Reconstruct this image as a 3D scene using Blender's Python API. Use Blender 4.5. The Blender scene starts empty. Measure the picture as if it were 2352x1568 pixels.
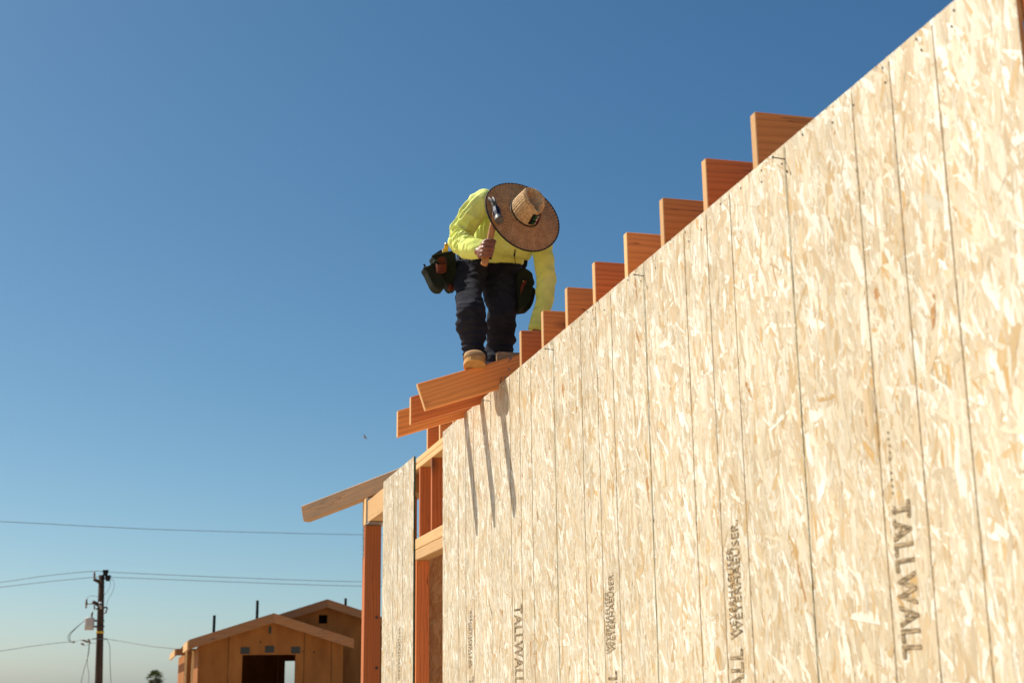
import bpy, bmesh, math, random
import numpy as np
from mathutils import Vector, Matrix, noise as mnoise

random.seed(7)
RNG = np.random.default_rng(11)
SC = bpy.context.scene
COL = SC.collection

# ------------------------------------------------------------------ camera
EYE = Vector((-1.787, 0.0, 1.60))
FPX = 3145.0                                   # focal length for a picture 2352 wide
up = Vector((-159, 12600, -FPX)).normalized()
fwd = Vector((-857, -796, -FPX)); fwd = (fwd - fwd.dot(up) * up).normalized()
rgt = fwd.cross(up)
ROT = Matrix((rgt, fwd, up))                   # world <- camera
cam = bpy.data.cameras.new('camera'); cam_o = bpy.data.objects.new('camera', cam); COL.objects.link(cam_o)
cam_o.matrix_world = Matrix.Translation(EYE) @ ROT.to_4x4()
cam.sensor_width = 36.0; cam.lens = 36.0 * FPX / 2352.0
cam.clip_start = 0.05; cam.clip_end = 6000
cam.dof.use_dof = True; cam.dof.focus_distance = 7.35; cam.dof.aperture_fstop = 4.5
SC.camera = cam_o

# ------------------------------------------------------------------ light
SUN = Vector((-0.606, 0.46, 0.90)).normalized()      # towards the sun
world = bpy.data.worlds.new('World'); SC.world = world; world.use_nodes = True
nt = world.node_tree; nt.nodes.clear()
bg = nt.nodes.new('ShaderNodeBackground'); wo = nt.nodes.new('ShaderNodeOutputWorld')
sky = nt.nodes.new('ShaderNodeTexSky'); sky.sky_type = 'NISHITA'; sky.sun_disc = False
sky.sun_elevation = math.asin(SUN.z); sky.sun_rotation = math.atan2(SUN.x, SUN.y)
sky.altitude = 0; sky.air_density = 0.7; sky.dust_density = 0.8; sky.ozone_density = 4.0
bg.inputs['Strength'].default_value = 0.0926
# film response of the sky colour, the same in every direction
sep = nt.nodes.new('ShaderNodeSeparateColor'); cmb = nt.nodes.new('ShaderNodeCombineColor'); nt.links.new(sky.outputs[0], sep.inputs[0])
for i_, (g_, m_) in enumerate(((1.38, .495), (1.085, .774), (.869, 1.0))):
    pw_ = nt.nodes.new('ShaderNodeMath'); pw_.operation = 'POWER'; pw_.inputs[1].default_value = g_
    ml_ = nt.nodes.new('ShaderNodeMath'); ml_.operation = 'MULTIPLY'; ml_.inputs[1].default_value = m_
    nt.links.new(sep.outputs[i_], pw_.inputs[0]); nt.links.new(pw_.outputs[0], ml_.inputs[0]); nt.links.new(ml_.outputs[0], cmb.inputs[i_])
nt.links.new(cmb.outputs[0], bg.inputs[0]); nt.links.new(bg.outputs[0], wo.inputs[0])
sl = bpy.data.lights.new('sun', 'SUN'); sl.energy = 5.0; sl.angle = math.radians(0.53); sl.color = (1.0, 0.92, 0.80)
so = bpy.data.objects.new('sun', sl); COL.objects.link(so)
so.rotation_euler = SUN.to_track_quat('Z', 'Y').to_euler(); so.location = (-20, 20, 40)
vs = SC.view_settings; vs.view_transform = 'Standard'; vs.look = 'None'; vs.gamma = 1.0; vs.use_curve_mapping = False
vs.exposure = 0.47
SC.cycles.max_bounces = 8

# ------------------------------------------------------------------ helpers
def at(px, py, Y):                             # the point at distance Y down the wall that shows at a photo pixel
    r = ROT @ Vector((px - 1176.0, -(py - 784.0), -FPX)); t = Y / r.y
    return EYE + r * t
def onwall(px, py, X=0.0):
    r = ROT @ Vector((px - 1176.0, -(py - 784.0), -FPX)); t = (X - EYE.x) / r.x
    return EYE + r * t
def Z1(zx, zy, Y): return at((1650 + zx * .28912) * .57422, (680 + zy * .28912) * .57422, Y)
def Z2(zx, zy, Y): return at((1650 + zx * .28912) * .57422, (1080 + zy * .28912) * .57422, Y)

def tag(o, label=None, cat=None, group=None, kind=None):
    if label: o['label'] = label
    if cat: o['category'] = cat
    if group: o['group'] = group
    if kind: o['kind'] = kind
    return o
def empty(name, loc, label, cat, group=None):
    o = bpy.data.objects.new(name, None); o.location = loc; o.empty_display_size = 0.2; COL.objects.link(o)
    bpy.context.view_layer.update(); return tag(o, label, cat, group)
def link(name, me, mats, parent=None, smooth=False, keep=True):
    if not isinstance(mats, (list, tuple)): mats = [mats]
    for m in mats: me.materials.append(m)
    o = bpy.data.objects.new(name, me); COL.objects.link(o)
    if smooth:
        me.polygons.foreach_set('use_smooth', [True] * len(me.polygons))
    if parent is not None:
        o.parent = parent; bpy.context.view_layer.update()
        o.matrix_parent_inverse = parent.matrix_world.inverted()
    return o
def mesh(name, v, f):
    me = bpy.data.meshes.new(name); me.from_pydata([tuple(p) for p in v], [], f); me.update(); return me
def bm_mesh(name, bm):
    me = bpy.data.meshes.new(name); bm.normal_update(); bm.to_mesh(me); bm.free(); return me

M = {}; ENDS = []
def chamfer_box(name, sx, sy, sz, ch=0.002):
    bm = bmesh.new(); bmesh.ops.create_cube(bm, size=1.0)
    for v in bm.verts: v.co = Vector((v.co.x * sx, v.co.y * sy, v.co.z * sz))
    if ch > 0: bmesh.ops.bevel(bm, geom=bm.edges[:], offset=ch, segments=1, affect='EDGES')
    return bm_mesh(name, bm)
def board(name, p0, p1, w, h, mat, parent, side=Vector((0, 1, 0)), ch=0.003, label=None):
    """a stick from p0 to p1 (centre line); w across along side, h the other way"""
    p0 = Vector(p0); p1 = Vector(p1); x = (p1 - p0); L = x.length; x.normalize()
    y = (side - side.dot(x) * x).normalized(); z = x.cross(y)
    me = chamfer_box(name, L, w, h, ch)
    if mat in ENDS:
        me.materials.append(mat); me.materials.append(M['sunlit_end'])
        for pf in me.polygons: pf.material_index = 1 if abs(pf.normal.x) > .6 else 0
        o = link(name, me, [])
    else: o = link(name, me, mat)
    o.matrix_world = Matrix.Translation((p0 + p1) / 2) @ Matrix((x, y, z)).transposed().to_4x4()
    if parent is not None:
        mw = o.matrix_world.copy(); o.parent = parent; o.matrix_parent_inverse = parent.matrix_world.inverted(); o.matrix_world = mw
    if label: o['label'] = label
    return o
def boxmm(name, lo, hi, mat, parent=None, long='x', ch=0.002, label=None):
    lo = Vector(lo); hi = Vector(hi); c = (lo + hi) / 2; d = hi - lo
    if long == 'x': return board(name, (lo.x, c.y, c.z), (hi.x, c.y, c.z), d.y, d.z, mat, parent, Vector((0, 1, 0)), ch, label)
    if long == 'y': return board(name, (c.x, lo.y, c.z), (c.x, hi.y, c.z), d.x, d.z, mat, parent, Vector((1, 0, 0)), ch, label)
    return board(name, (c.x, c.y, lo.z), (c.x, c.y, hi.z), d.x, d.y, mat, parent, Vector((1, 0, 0)), ch, label)
def prism(name, poly, axis_vec, mat, parent, ch=0.0):
    """polygon (list of points) pushed along axis_vec"""
    n = len(poly); v = [Vector(p) for p in poly] + [Vector(p) + axis_vec for p in poly]
    f = [list(range(n))[::-1], list(range(n, 2 * n))] + [[i, (i + 1) % n, n + (i + 1) % n, n + i] for i in range(n)]
    me = mesh(name, v, f); bm = bmesh.new(); bm.from_mesh(me); bmesh.ops.recalc_face_normals(bm, faces=bm.faces[:])
    if ch: bmesh.ops.bevel(bm, geom=bm.edges[:], offset=ch, segments=1, affect='EDGES')
    bm.to_mesh(me); bm.free()
    return link(name, me, mat, parent)

def tube_data(pts, radii, n=10, cap=True, frame_up=Vector((0, 0, 1)), squash=None):
    pts = [Vector(p) for p in pts]; v = []; f = []
    if not hasattr(radii, '__len__'): radii = [radii] * len(pts)
    prev = None
    for i, p in enumerate(pts):
        t = (pts[min(i + 1, len(pts) - 1)] - pts[max(i - 1, 0)]).normalized()
        a = prev if prev is not None else (frame_up if abs(t.dot(frame_up)) < .95 else Vector((1, 0, 0)))
        a = (a - a.dot(t) * t).normalized(); prev = a; b = t.cross(a)
        sq = squash[i] if squash else 1.0
        for k in range(n):
            an = 2 * math.pi * k / n
            v.append(p + (a * math.cos(an) * sq + b * math.sin(an)) * radii[i])
    for i in range(len(pts) - 1):
        for k in range(n):
            f.append([i * n + k, i * n + (k + 1) % n, (i + 1) * n + (k + 1) % n, (i + 1) * n + k])
    if cap:
        f.append(list(range(n))[::-1]); f.append([(len(pts) - 1) * n + k for k in range(n)])
    return v, f
def tube(name, pts, r, mat, parent=None, n=8, smooth=True, cap=True, squash=None):
    v, f = tube_data(pts, r, n, cap, squash=squash); me = mesh(name, v, f)
    return link(name, me, mat, parent, smooth)
def cr(pts, n):                                  # smooth curve through control points
    P = [Vector(p) for p in pts]; P = [2 * P[0] - P[1]] + P + [2 * P[-1] - P[-2]]; out = []
    for i in range(1, len(P) - 2):
        for k in range(n):
            t = k / n
            out.append(.5 * ((2 * P[i]) + (P[i + 1] - P[i - 1]) * t + (2 * P[i - 1] - 5 * P[i] + 4 * P[i + 1] - P[i + 2]) * t * t + (3 * P[i] - P[i - 1] - 3 * P[i + 1] + P[i + 2]) * t ** 3))
    out.append(P[-2]); return out
def interp(vals, m):
    vals = np.array(vals, float); x = np.linspace(0, len(vals) - 1, m); return np.interp(x, np.arange(len(vals)), vals)

# ------------------------------------------------------------------ materials
class NB:
    def __init__(s, name, rough=.7, spec=.5):
        s.m = bpy.data.materials.new(name); s.m.use_nodes = True; s.t = s.m.node_tree
        s.b = s.t.nodes['Principled BSDF']; s.b.inputs['Roughness'].default_value = rough
        s.b.inputs['Specular IOR Level'].default_value = spec
    def n(s, typ, **kw):
        nd = s.t.nodes.new('ShaderNode' + typ)
        for k, v in kw.items():
            if k in nd.inputs.keys(): nd.inputs[k].default_value = v
            else: setattr(nd, k, v)
        return nd
    def l(s, a, b): s.t.links.new(a, b); return b
    def coords(s, kind='Object', scale=(1, 1, 1), rand=False):
        tc = s.n('TexCoord'); mp = s.n('Mapping'); mp.inputs['Scale'].default_value = scale
        s.l(tc.outputs[kind], mp.inputs['Vector'])
        if rand:
            oi = s.n('ObjectInfo'); mu = s.n('Math', operation='MULTIPLY'); mu.inputs[1].default_value = 37.0
            s.l(oi.outputs['Random'], mu.inputs[0]); cb = s.n('CombineXYZ')
            for i in range(3): s.l(mu.outputs[0], cb.inputs[i])
            s.l(cb.outputs[0], mp.inputs['Location'])
        return mp.outputs[0]
    def noise(s, vec, scale=5., detail=4., rough=.55, dist=0.):
        nd = s.n('TexNoise'); nd.inputs['Scale'].default_value = scale; nd.inputs['Detail'].default_value = detail
        nd.inputs['Roughness'].default_value = rough; nd.inputs['Distortion'].default_value = dist
        s.l(vec, nd.inputs['Vector']); return nd.outputs['Fac']
    def ramp(s, fac, stops):
        r = s.n('ValToRGB'); e = r.color_ramp.elements
        while len(e) < len(stops): e.new(.5)
        for i, (p, c) in enumerate(stops): e[i].position = p; e[i].color = (c[0], c[1], c[2], 1) if hasattr(c, '__len__') else (c, c, c, 1)
        s.l(fac, r.inputs[0]); return r.outputs[0]
    def mix(s, a, b, fac, mode='MIX'):
        m = s.n('MixRGB', blend_type=mode)
        for i, x in ((1, a), (2, b)):
            if isinstance(x, (tuple, list)): m.inputs[i].default_value = (*x[:3], 1)
            else: s.l(x, m.inputs[i])
        if isinstance(fac, (int, float)): m.inputs[0].default_value = fac
        else: s.l(fac, m.inputs[0])
        return m.outputs[0]
    def bump(s, h, strength=.3, dist=.002, prev=None):
        b = s.n('Bump'); b.inputs['Strength'].default_value = strength; b.inputs['Distance'].default_value = dist
        s.l(h, b.inputs['Height'])
        if prev is not None: s.l(prev, b.inputs['Normal'])
        s.l(b.outputs[0], s.b.inputs['Normal']); return b.outputs[0]
    def color(s, c):
        if isinstance(c, (tuple, list)): s.b.inputs['Base Color'].default_value = (*c[:3], 1)
        else: s.l(c, s.b.inputs['Base Color'])
        return s.m

def lumber(name, dark, light, knot=1.0, weather=0.0, rough=.62):
    k = NB(name, rough, .35)
    v = k.coords('Object', (1.2, 16, 16), True)
    w = k.noise(v, 1.1, 3, .5, .6)                     # broad rings drawn out along the stick
    v2 = k.coords('Object', (1.0, 7, 7), True)
    wv = k.n('TexWave', wave_type='RINGS', rings_direction='X', wave_profile='SAW'); wv.inputs['Scale'].default_value = 2.6
    wv.inputs['Distortion'].default_value = 9.0; wv.inputs['Detail'].default_value = 3; wv.inputs['Detail Scale'].default_value = .55
    k.l(v2, wv.inputs['Vector'])
    v3 = k.coords('Object', (5, 240, 240), True); fine = k.noise(v3, 1.0, 4, .7)
    mid = [a * .45 + b * .55 for a, b in zip(dark, light)]; dk = [a * .9 for a in dark]
    ringc = k.ramp(wv.outputs['Fac'], [(0, mid), (.5, light), (.86, mid), (.96, dk), (1, mid)])
    base = k.mix(ringc, [a * .5 + b * .5 for a, b in zip(dark, light)], k.ramp(w, [(.3, .25), (.7, .85)]))
    base = k.mix(base, (0.35, 0.16, 0.07), k.ramp(fine, [(.52, 0), (.8, .55)]))
    oi = k.n('ObjectInfo'); hv = k.n('HueSaturation'); vr = k.n('MapRange'); k.l(oi.outputs['Random'], vr.inputs[0])
    vr.inputs[3].default_value = .76; vr.inputs[4].default_value = 1.30; k.l(vr.outputs[0], hv.inputs['Value']); k.l(base, hv.inputs['Color'])
    base = hv.outputs[0]
    if knot:
        v4 = k.coords('Object', (1.1, 1.7, 3.4), True)
        vo = k.n('TexVoronoi', feature='F1'); vo.inputs['Scale'].default_value = 1.5; k.l(v4, vo.inputs['Vector'])
        kn = k.ramp(vo.outputs['Distance'], [(0.0, 1), (.05, .85), (.085, .45), (.16, .0)])
        base = k.mix(base, (.13, .045, .018), kn)
        v6 = k.coords('Object', (1.6, 34, 34), True); cn = k.noise(v6, 1.0, 2, .5)
        base = k.mix(base, (.07, .025, .012), k.ramp(cn, [(.655, 0), (.668, .75), (.681, 0)]))
    if weather:
        v5 = k.coords('Object', (2.0, 9, 9), True); ws = k.noise(v5, 1.6, 6, .65)
        base = k.mix(base, (.24, .19, .14), k.ramp(ws, [(.38, 0), (.62, weather)]))
    k.bump(fine, .25, .0012)
    return k.color(base)

M['fir'] = lumber('fir_lumber', (0.42, 0.120, 0.030), (0.80, 0.315, 0.090))
M['fir_red'] = lumber('red_fir_lumber', (0.34, 0.080, 0.022), (0.72, 0.220, 0.062))
M['sunlit_wood'] = lumber('sunlit_pale_lumber', (0.50, 0.28, 0.11), (0.66, 0.43, 0.20))  # paler lumber for boards in the sun; the lightening is in the colour
M['old'] = lumber('weathered_lumber', (0.32, 0.17, 0.08), (0.52, 0.31, 0.16), weather=.6)
M['sunlit_end'] = lumber('sunlit_cut_ends', (0.50, 0.27, 0.10), (0.66, 0.40, 0.18), knot=0)  # cut ends in a paler copy, sunlight on them put into the colour
ENDS = [M['fir'], M['fir_red'], M['sunlit_wood'], M['old']]
M['farwood'] = lumber('far_lumber', (0.26, 0.095, 0.026), (0.42, 0.18, 0.06), weather=.3)

def osb_mat(name, attr, tint=1.0):
    k = NB(name, .5, .5)
    tc = k.n('TexCoord'); mp = k.n('Mapping'); mp.inputs['Scale'].default_value = (.35, 14, 1) if attr else (40, 40, 6)
    k.l(tc.outputs['UV' if attr else 'Object'], mp.inputs['Vector'])
    g = k.noise(mp.outputs[0], 3.0 if attr else 1.2, 4, .65)
    big = k.noise(k.coords('Object', (1, 1, .6)), 1.7, 3)
    if attr:
        a = k.n('Attribute', attribute_name='Col'); base = a.outputs['Color']
    else:
        base = k.ramp(k.noise(k.coords('Object', (1, 26, 9)), 1.0, 5, .6), [(.25, (.38, .22, .085)), (.5, (.55, .38, .19)), (.75, (.70, .56, .36))])
    base = k.mix(base, k.ramp(g, [(.3, (.70, .58, .42)), (.6, (1, 1, 1))]), .75, 'MULTIPLY')
    base = k.mix(base, k.ramp(big, [(.35, (.86, .84, .80)), (.65, (1, 1, 1))]), 1.0, 'MULTIPLY')
    if tint != 1: base = k.mix(base, tint, 1.0, 'MULTIPLY')
    k.bump(g, .35, .0006)
    r = k.ramp(g, [(.3, .62), (.7, .42)]); k.l(r, k.b.inputs['Roughness'])
    return k.color(base)
M['osb'] = osb_mat('strand_board', False); M['flake'] = osb_mat('wood_strands', True)
k = NB('green_edge_paint', .6); M['green'] = k.color(k.ramp(k.noise(k.coords('Object', (20, 20, 14)), 1, 3), [(.35, (.015, .05, .036)), (.7, (.035, .15, .105))]))
k = NB('print_ink', .7, .2)
g = k.noise(k.coords('Object', (1, 26, 190)), 1.0, 2, .5); M['ink'] = k.color(k.ramp(g, [(.40, (.115, .085, .052)), (.62, (.42, .32, .19))]))
k = NB('pencil_line', .7, .2); M['line'] = k.color(k.ramp(k.noise(k.coords('Object', (20, 50, 55)), 1, 4, .7), [(.34, (.17, .13, .08)), (.66, (.46, .36, .22))]))
k = NB('green_string', .8); M['string'] = k.color(k.ramp(k.noise(k.coords('Object', (20, 20, 60)), 1, 2), [(.4, (.16, .22, .12)), (.65, (.42, .44, .26))]))
k = NB('galvanised_steel', .45); k.b.inputs['Metallic'].default_value = .85; M['galv'] = k.color(k.ramp(k.noise(k.coords('Object', (30, 30, 30)), 1, 3), [(.3, (.25, .26, .27)), (.7, (.45, .46, .47))]))
k = NB('dark_nail_steel', .5); k.b.inputs['Metallic'].default_value = .7; M['nail'] = k.color((.10, .09, .085))
k = NB('soil', .95, .1); M['soil'] = k.color(k.ramp(k.noise(k.coords('Object', (.6, .6, .6)), 1, 8, .6), [(.3, (.42, .31, .19)), (.7, (.58, .45, .30))])); k.bump(k.noise(k.coords('Object', (6, 6, 6)), 1, 6), .6, .03)
k = NB('concrete', .85, .2); M['concrete'] = k.color(k.ramp(k.noise(k.coords('Object', (3, 3, 3)), 1, 6), [(.3, (.33, .31, .28)), (.7, (.45, .43, .39))]))

# ================================================================== SETTING
me = mesh('ground', [(-2500, -2500, 0), (2500, -2500, 0), (2500, 3500, 0), (-2500, 3500, 0)], [[0, 1, 2, 3]])
tag(link('ground', me, M['soil']), kind='structure')

# ------------------------------------------------------------------ the house being framed
HOUSE = empty('unfinished_house', (0, 7, 0), 'long unfinished house wall of pale strand board with fir joists on top and rafter tails', 'house')
boxmm('foundation_slab', (-.05, 1.9, .004), (4.4, 12.0, .28), M['concrete'], HOUSE, 'y', .01)
PLANE_TOP = 3.157
palette = np.array([[.64, .525, .37], [.71, .615, .465], [.60, .46, .29], [.60, .43, .23], [.76, .69, .56], [.86, .82, .73], [.58, .37, .15], [.46, .24, .08], [.66, .52, .34]])
pprob = np.array([.27, .30, .10, .035, .16, .055, .016, .006, .06]); pprob /= pprob.sum()
def flakes(name, y0, y1, z0, z1, n, mat, parent, flip=False, shade_tint=1.0, face=-1, smax=1.0):
    """thin wood strands pressed into the face of a board (plane x=0, facing -x)"""
    t = RNG.random(n)
    kind = RNG.random(n)
    L = np.where(kind < .48, RNG.lognormal(math.log(.060), .5, n), np.where(kind < .64, RNG.lognormal(math.log(.125), .22, n), RNG.lognormal(math.log(.026), .4, n))) * smax
    W = np.where(kind < .48, RNG.lognormal(math.log(.0085), .55, n), np.where(kind < .64, RNG.lognormal(math.log(.023), .38, n), RNG.lognormal(math.log(.0026), .35, n))) * smax
    L = np.clip(L, .012, .17); W = np.clip(W, .0016, .045)
    ang = RNG.normal(0, math.radians(12), n) + math.radians(-6)
    wild = RNG.random(n) < .36; ang = np.where(wild, RNG.normal(math.radians(-24), math.radians(34), n), ang)
    cy = RNG.uniform(y0, y1, n); cz = RNG.uniform(z0, z1, n)
    shp = np.array([[-.5, 0.1], [-.36, .5], [.30, .5], [.5, .05], [.38, -.5], [-.28, -.5]])
    P = np.repeat(shp[None], n, 0) + RNG.normal(0, .075, (n, 6, 2))
    bow = RNG.normal(0, .10, n)
    u = P[:, :, 0] * L[:, None]; w = P[:, :, 1] * W[:, None] + bow[:, None] * (P[:, :, 0] ** 2) * W[:, None] * 3
    ca = np.cos(ang)[:, None]; sa = np.sin(ang)[:, None]
    yy = cy[:, None] + w * ca - u * sa; zz = cz[:, None] + u * ca + w * sa
    lay = RNG.random(n) * .0009 + .0004
    tu = RNG.normal(0, .006, n)[:, None]; tw = RNG.normal(0, .035, n)[:, None]
    xx = -(lay[:, None] + np.clip(u * tu + w * tw, -.0003, .0006))
    yy = np.clip(yy, y0 + .0004, y1 - .0004); zz = np.clip(zz, z0, z1 - .0006)
    co = np.stack([xx * (1 if face < 0 else -1), yy, zz], -1).reshape(-1, 3)
    me = bpy.data.meshes.new(name)
    me.vertices.add(n * 6); me.vertices.foreach_set('co', co.ravel().astype(np.float32))
    idx = np.arange(n * 6).reshape(n, 6)
    if face < 0: idx = idx
    me.loops.add(n * 6); me.loops.foreach_set('vertex_index', idx.ravel().astype(np.int32))
    me.polygons.add(n); me.polygons.foreach_set('loop_start', (np.arange(n) * 6).astype(np.int32))
    me.update(calc_edges=True)
    ci = RNG.choice(len(palette), n, p=pprob)
    ci = np.where((kind >= .64) & (RNG.random(n) < .20), RNG.choice([6, 7, 3], n), ci)
    ci = np.where((kind >= .64) & (RNG.random(n) < .22), 5, ci)
    ci = np.where((ang < -.28) & (RNG.random(n) < .24), 5, ci); ci = np.where((ang > .22) & (RNG.random(n) < .3), 3, ci)  # strands leaning one way whitened as painted glints, the other way tanned
    c = palette[ci] * RNG.normal(1, .06, (n, 1)) * np.array(shade_tint) * np.array([.975, 1.035, 1.07])
    c = np.repeat(c, 6, 0); col = np.ones((n * 6, 4), np.float32); col[:, :3] = np.clip(c, 0, .92)
    ca_ = me.color_attributes.new('Col', 'FLOAT_COLOR', 'POINT'); ca_.data.foreach_set('color', col.ravel())
    uv = me.uv_layers.new(name='UVMap'); rnd = RNG.random((n, 1, 2)) * 50
    U = np.stack([u * 20, w * 20], -1) + rnd; uv.data.foreach_set('uv', U.reshape(-1).astype(np.float32))
    me.validate(clean_customdata=False)
    o = link(name, me, mat, parent); tag(o, kind='stuff'); return o

def osb_panel(y0, y1, n, edge_near=False):
    """board 11 mm thick, face at x=0, green painted edges"""
    gp = .0006 if y1 < 7 else .0020; lo = Vector((0, y0 + (.0020 if y0 > 7 else .0006), .25)); hi = Vector((.011, y1 - gp, PLANE_TOP))
    bm = bmesh.new(); bmesh.ops.create_cube(bm, size=1)
    for v in bm.verts: v.co = Vector([lo[i] + (v.co[i] + .5) * (hi[i] - lo[i]) for i in range(3)])
    bm.normal_update()
    for f in bm.faces: f.material_index = 1 if abs(f.normal.y) > .5 and not (y0 < 2.4 and f.normal.y < 0) else 0
    o = link('strand_board_panel', bm_mesh('strand_board_panel', bm), [M['osb'], M['green']], HOUSE)
    flakes('strands', lo.y, hi.y, 1.15, PLANE_TOP, n, M['flake'], o)
    return o
JOINT = [2.357, 3.493, 4.712, 5.931, 7.150, 8.412]
panels = [osb_panel(JOINT[i], JOINT[i + 1], (30000, 30000, 27000, 26000, 24000)[i]) for i in range(5)]
panels.append(osb_panel(9.382, 10.665, 18000))

def wobble_line(name, y, z0, z1, w, mat, parent, amp=.0007, x=-.0026):
    zs = np.arange(z0, z1, .02); v = []; f = []
    for i, z in enumerate(zs):
        c = y + amp * mnoise.noise(Vector((y * 9, z * 6, 0))) + amp * .5 * mnoise.noise(Vector((y * 9, z * 30, 3)))
        ww = w * (.75 + .5 * (mnoise.noise(Vector((y, z * 15, 8))) * .5 + .5))
        v += [(x, c - ww / 2, z), (x, c + ww / 2, z), (x + .002, c + ww / 2, z), (x + .002, c - ww / 2, z)]
        if i: a = 4 * (i - 1); b = 4 * i; f += [[a, a + 1, b + 1, b], [a + 1, a + 2, b + 2, b + 1], [a + 3, a, b, b + 3]]
    return link(name, mesh(name, v, f), mat, parent)
lines_px = [(0, [2.682, 2.887, 3.084]), (1, [3.902, 4.099, 4.303]), (2, [5.104, 5.302, 5.519]), (3, [6.330, 6.540, 6.735]), (4, [7.560, 7.765, 7.960]), (5, [9.79, 10.0, 10.19])]
for pi, ys in lines_px:
    for y in ys: wobble_line('stud_mark', y, 1.2, PLANE_TOP - .002, .0042, M['line'], panels[pi])

def printing(text, y, z0, size, length, parent, upward=False, x=-.0030, offset=.022, mat=None, wscale=None):
    """lettering printed along the board. Reading down: letter tops towards -... the near side"""
    cu = bpy.data.curves.new('printed_lettering', 'FONT'); cu.body = text; cu.size = 1.0; cu.offset = offset; cu.space_character = 1.08; cu.resolution_u = 3
    ob = bpy.data.objects.new('tmp', cu); COL.objects.link(ob); dg = bpy.context.evaluated_depsgraph_get()
    me = bpy.data.meshes.new_from_object(ob.evaluated_get(dg)); bpy.data.objects.remove(ob); me.name = 'printed_lettering'
    co = np.empty(len(me.vertices) * 3, np.float32); me.vertices.foreach_get('co', co); co = co.reshape(-1, 3)
    tx = (co[:, 0] - co[:, 0].min()) / (co[:, 0].max() - co[:, 0].min()) * length
    ty = co[:, 1] / .70 * size
    out = np.zeros_like(co); out[:, 0] = x
    if not upward: out[:, 1] = y - ty; out[:, 2] = z0 - tx       # tops to the near side, reads down
    else: out[:, 1] = y + ty; out[:, 2] = z0 + tx
    me.vertices.foreach_set('co', out.ravel()); me.update()
    return link('printed_lettering', me, mat or M['ink'], parent)
# nearest board: TALLWALL reading down
def wy(px, py): p = onwall(px, py); return p.y, p.z
yb, zt = wy(2047, 1155); yt, zb = wy(2112, 1512)
LW = zt - wy(2095, 1512)[1]
printing('TALLWALL', wy(2050, 1165)[0], zt, wy(2050, 1165)[0] - wy(2092, 1165)[0], zt - wy(2095, 1512)[1], panels[0])
printing('IIIII IIII IIIII', wy(2040, 1000)[0], wy(2040, 990)[1], .008, .26, panels[0], offset=0)['kind'] = 'stuff'
for (x0, x1, yT, yB, pi) in [(1672, 1702, 1190, 1458, 1), (1391, 1412, 1312, 1494, 2), (1076, 1085, 1395, 1530, 4), (914, 920, 1435, 1560, 5)]:
    y_base, zB = wy(x1, yB); y_top, zT = wy(x1, yT); yl = wy(x0, (yT + yB) / 2)[0]; yr = wy(x1, (yT + yB) / 2)[0]; h = abs(yl - yr)
    # reads upward, tops to the far side; struck twice with an offset
    printing('WEYERHAEUSER.', yr + .0, zB, h * .55, (zT - zB), panels[pi], True, offset=.006)
    printing('WEYERHAEUSER', yr + h * .48, zB - .01, h * .50, (zT - zB) * .80, panels[pi], True, x=-.0034, offset=.004)
y_, z_ = wy(1707, 1503); printing('TALLWALL', y_, z_ - LW + .02, wy(1680, 1520)[0] - y_, LW, panels[1], True)
y_, z_ = wy(1417, 1540); printing('TALLWALL', y_, z_ - LW, wy(1398, 1540)[0] - y_, LW, panels[2], True)
y_, z_ = wy(1182, 1390); printing('TALLWALL', y_, z_, y_ - wy(1200, 1390)[0], LW, panels[3])
y_, z_ = wy(1088, 1552); printing('TALLWALL', y_, z_ - LW, wy(1078, 1552)[0] - y_, LW, panels[4], True)

# joints: nails with a green chalk string
for y, zn, pi in [(3.493, 2.845, 0), (4.712, 2.965, 1), (5.931, 3.00, 2), (7.150, 3.06, 3)]:
    zn = {3.493: wy(1803, 368)[1], 4.712: wy(1483, 632)[1], 5.931: wy(1275, 801)[1], 7.150: wy(1127, 921)[1]}[y]
    nl = tube('nail', [(.008, y, zn), (-.040, y + .002, zn + .004)], .0019, M['nail'], panels[pi], 8)
    tube('nail_head', [(-.0400, y + .002, zn + .004), (-.0425, y + .002, zn + .0042)], .0045, M['nail'], nl, 8, False)
    if y < 7:
        tube('chalk_string', [(-.004, y - .0005, PLANE_TOP - .01), (-.005, y + .0006, zn), (-.0035, y, 2.4), (-.0035, y, 1.9), (-.0035, y - .001, 1.3)], .0009, M['string'], panels[pi], 5)
# a few sunken nail heads along the board edges near the top
hb = bmesh.new()
for y in np.arange(2.6, 8.4, .1524):
    for dz in (.018, .055):
        if random.random() < .55:
            mt = Matrix.Translation((-.0030, y + random.uniform(-.02, .02), PLANE_TOP - dz - random.uniform(0, .01))) @ Matrix.Rotation(math.pi / 2, 4, 'Y')
            bmesh.ops.create_cone(hb, cap_ends=True, segments=8, radius1=.0032, radius2=.0032, depth=.001, matrix=mt)
o = tag(link('nail_head_row', bm_mesh('nail_head_row', hb), M['nail'], HOUSE), kind='stuff')

# framing behind the boards
XF = .0125
def yk(kk): return 3.715 + .4064 * kk
JT, JB = 3.355, 3.138
TH = .038
for kk in list(range(0, 8)) + [11, 12, 13]:
    x0 = .013 + (random.uniform(0, .004)); dz = random.uniform(-.002, .002)
    if kk > 8: x0 = .02
    boxmm('ceiling_joist', (x0, yk(kk), JB), (3.98, yk(kk) + TH, JT + dz), M['fir_red'] if kk % 3 == 1 else M['fir'], HOUSE, 'x', .0025)
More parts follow.
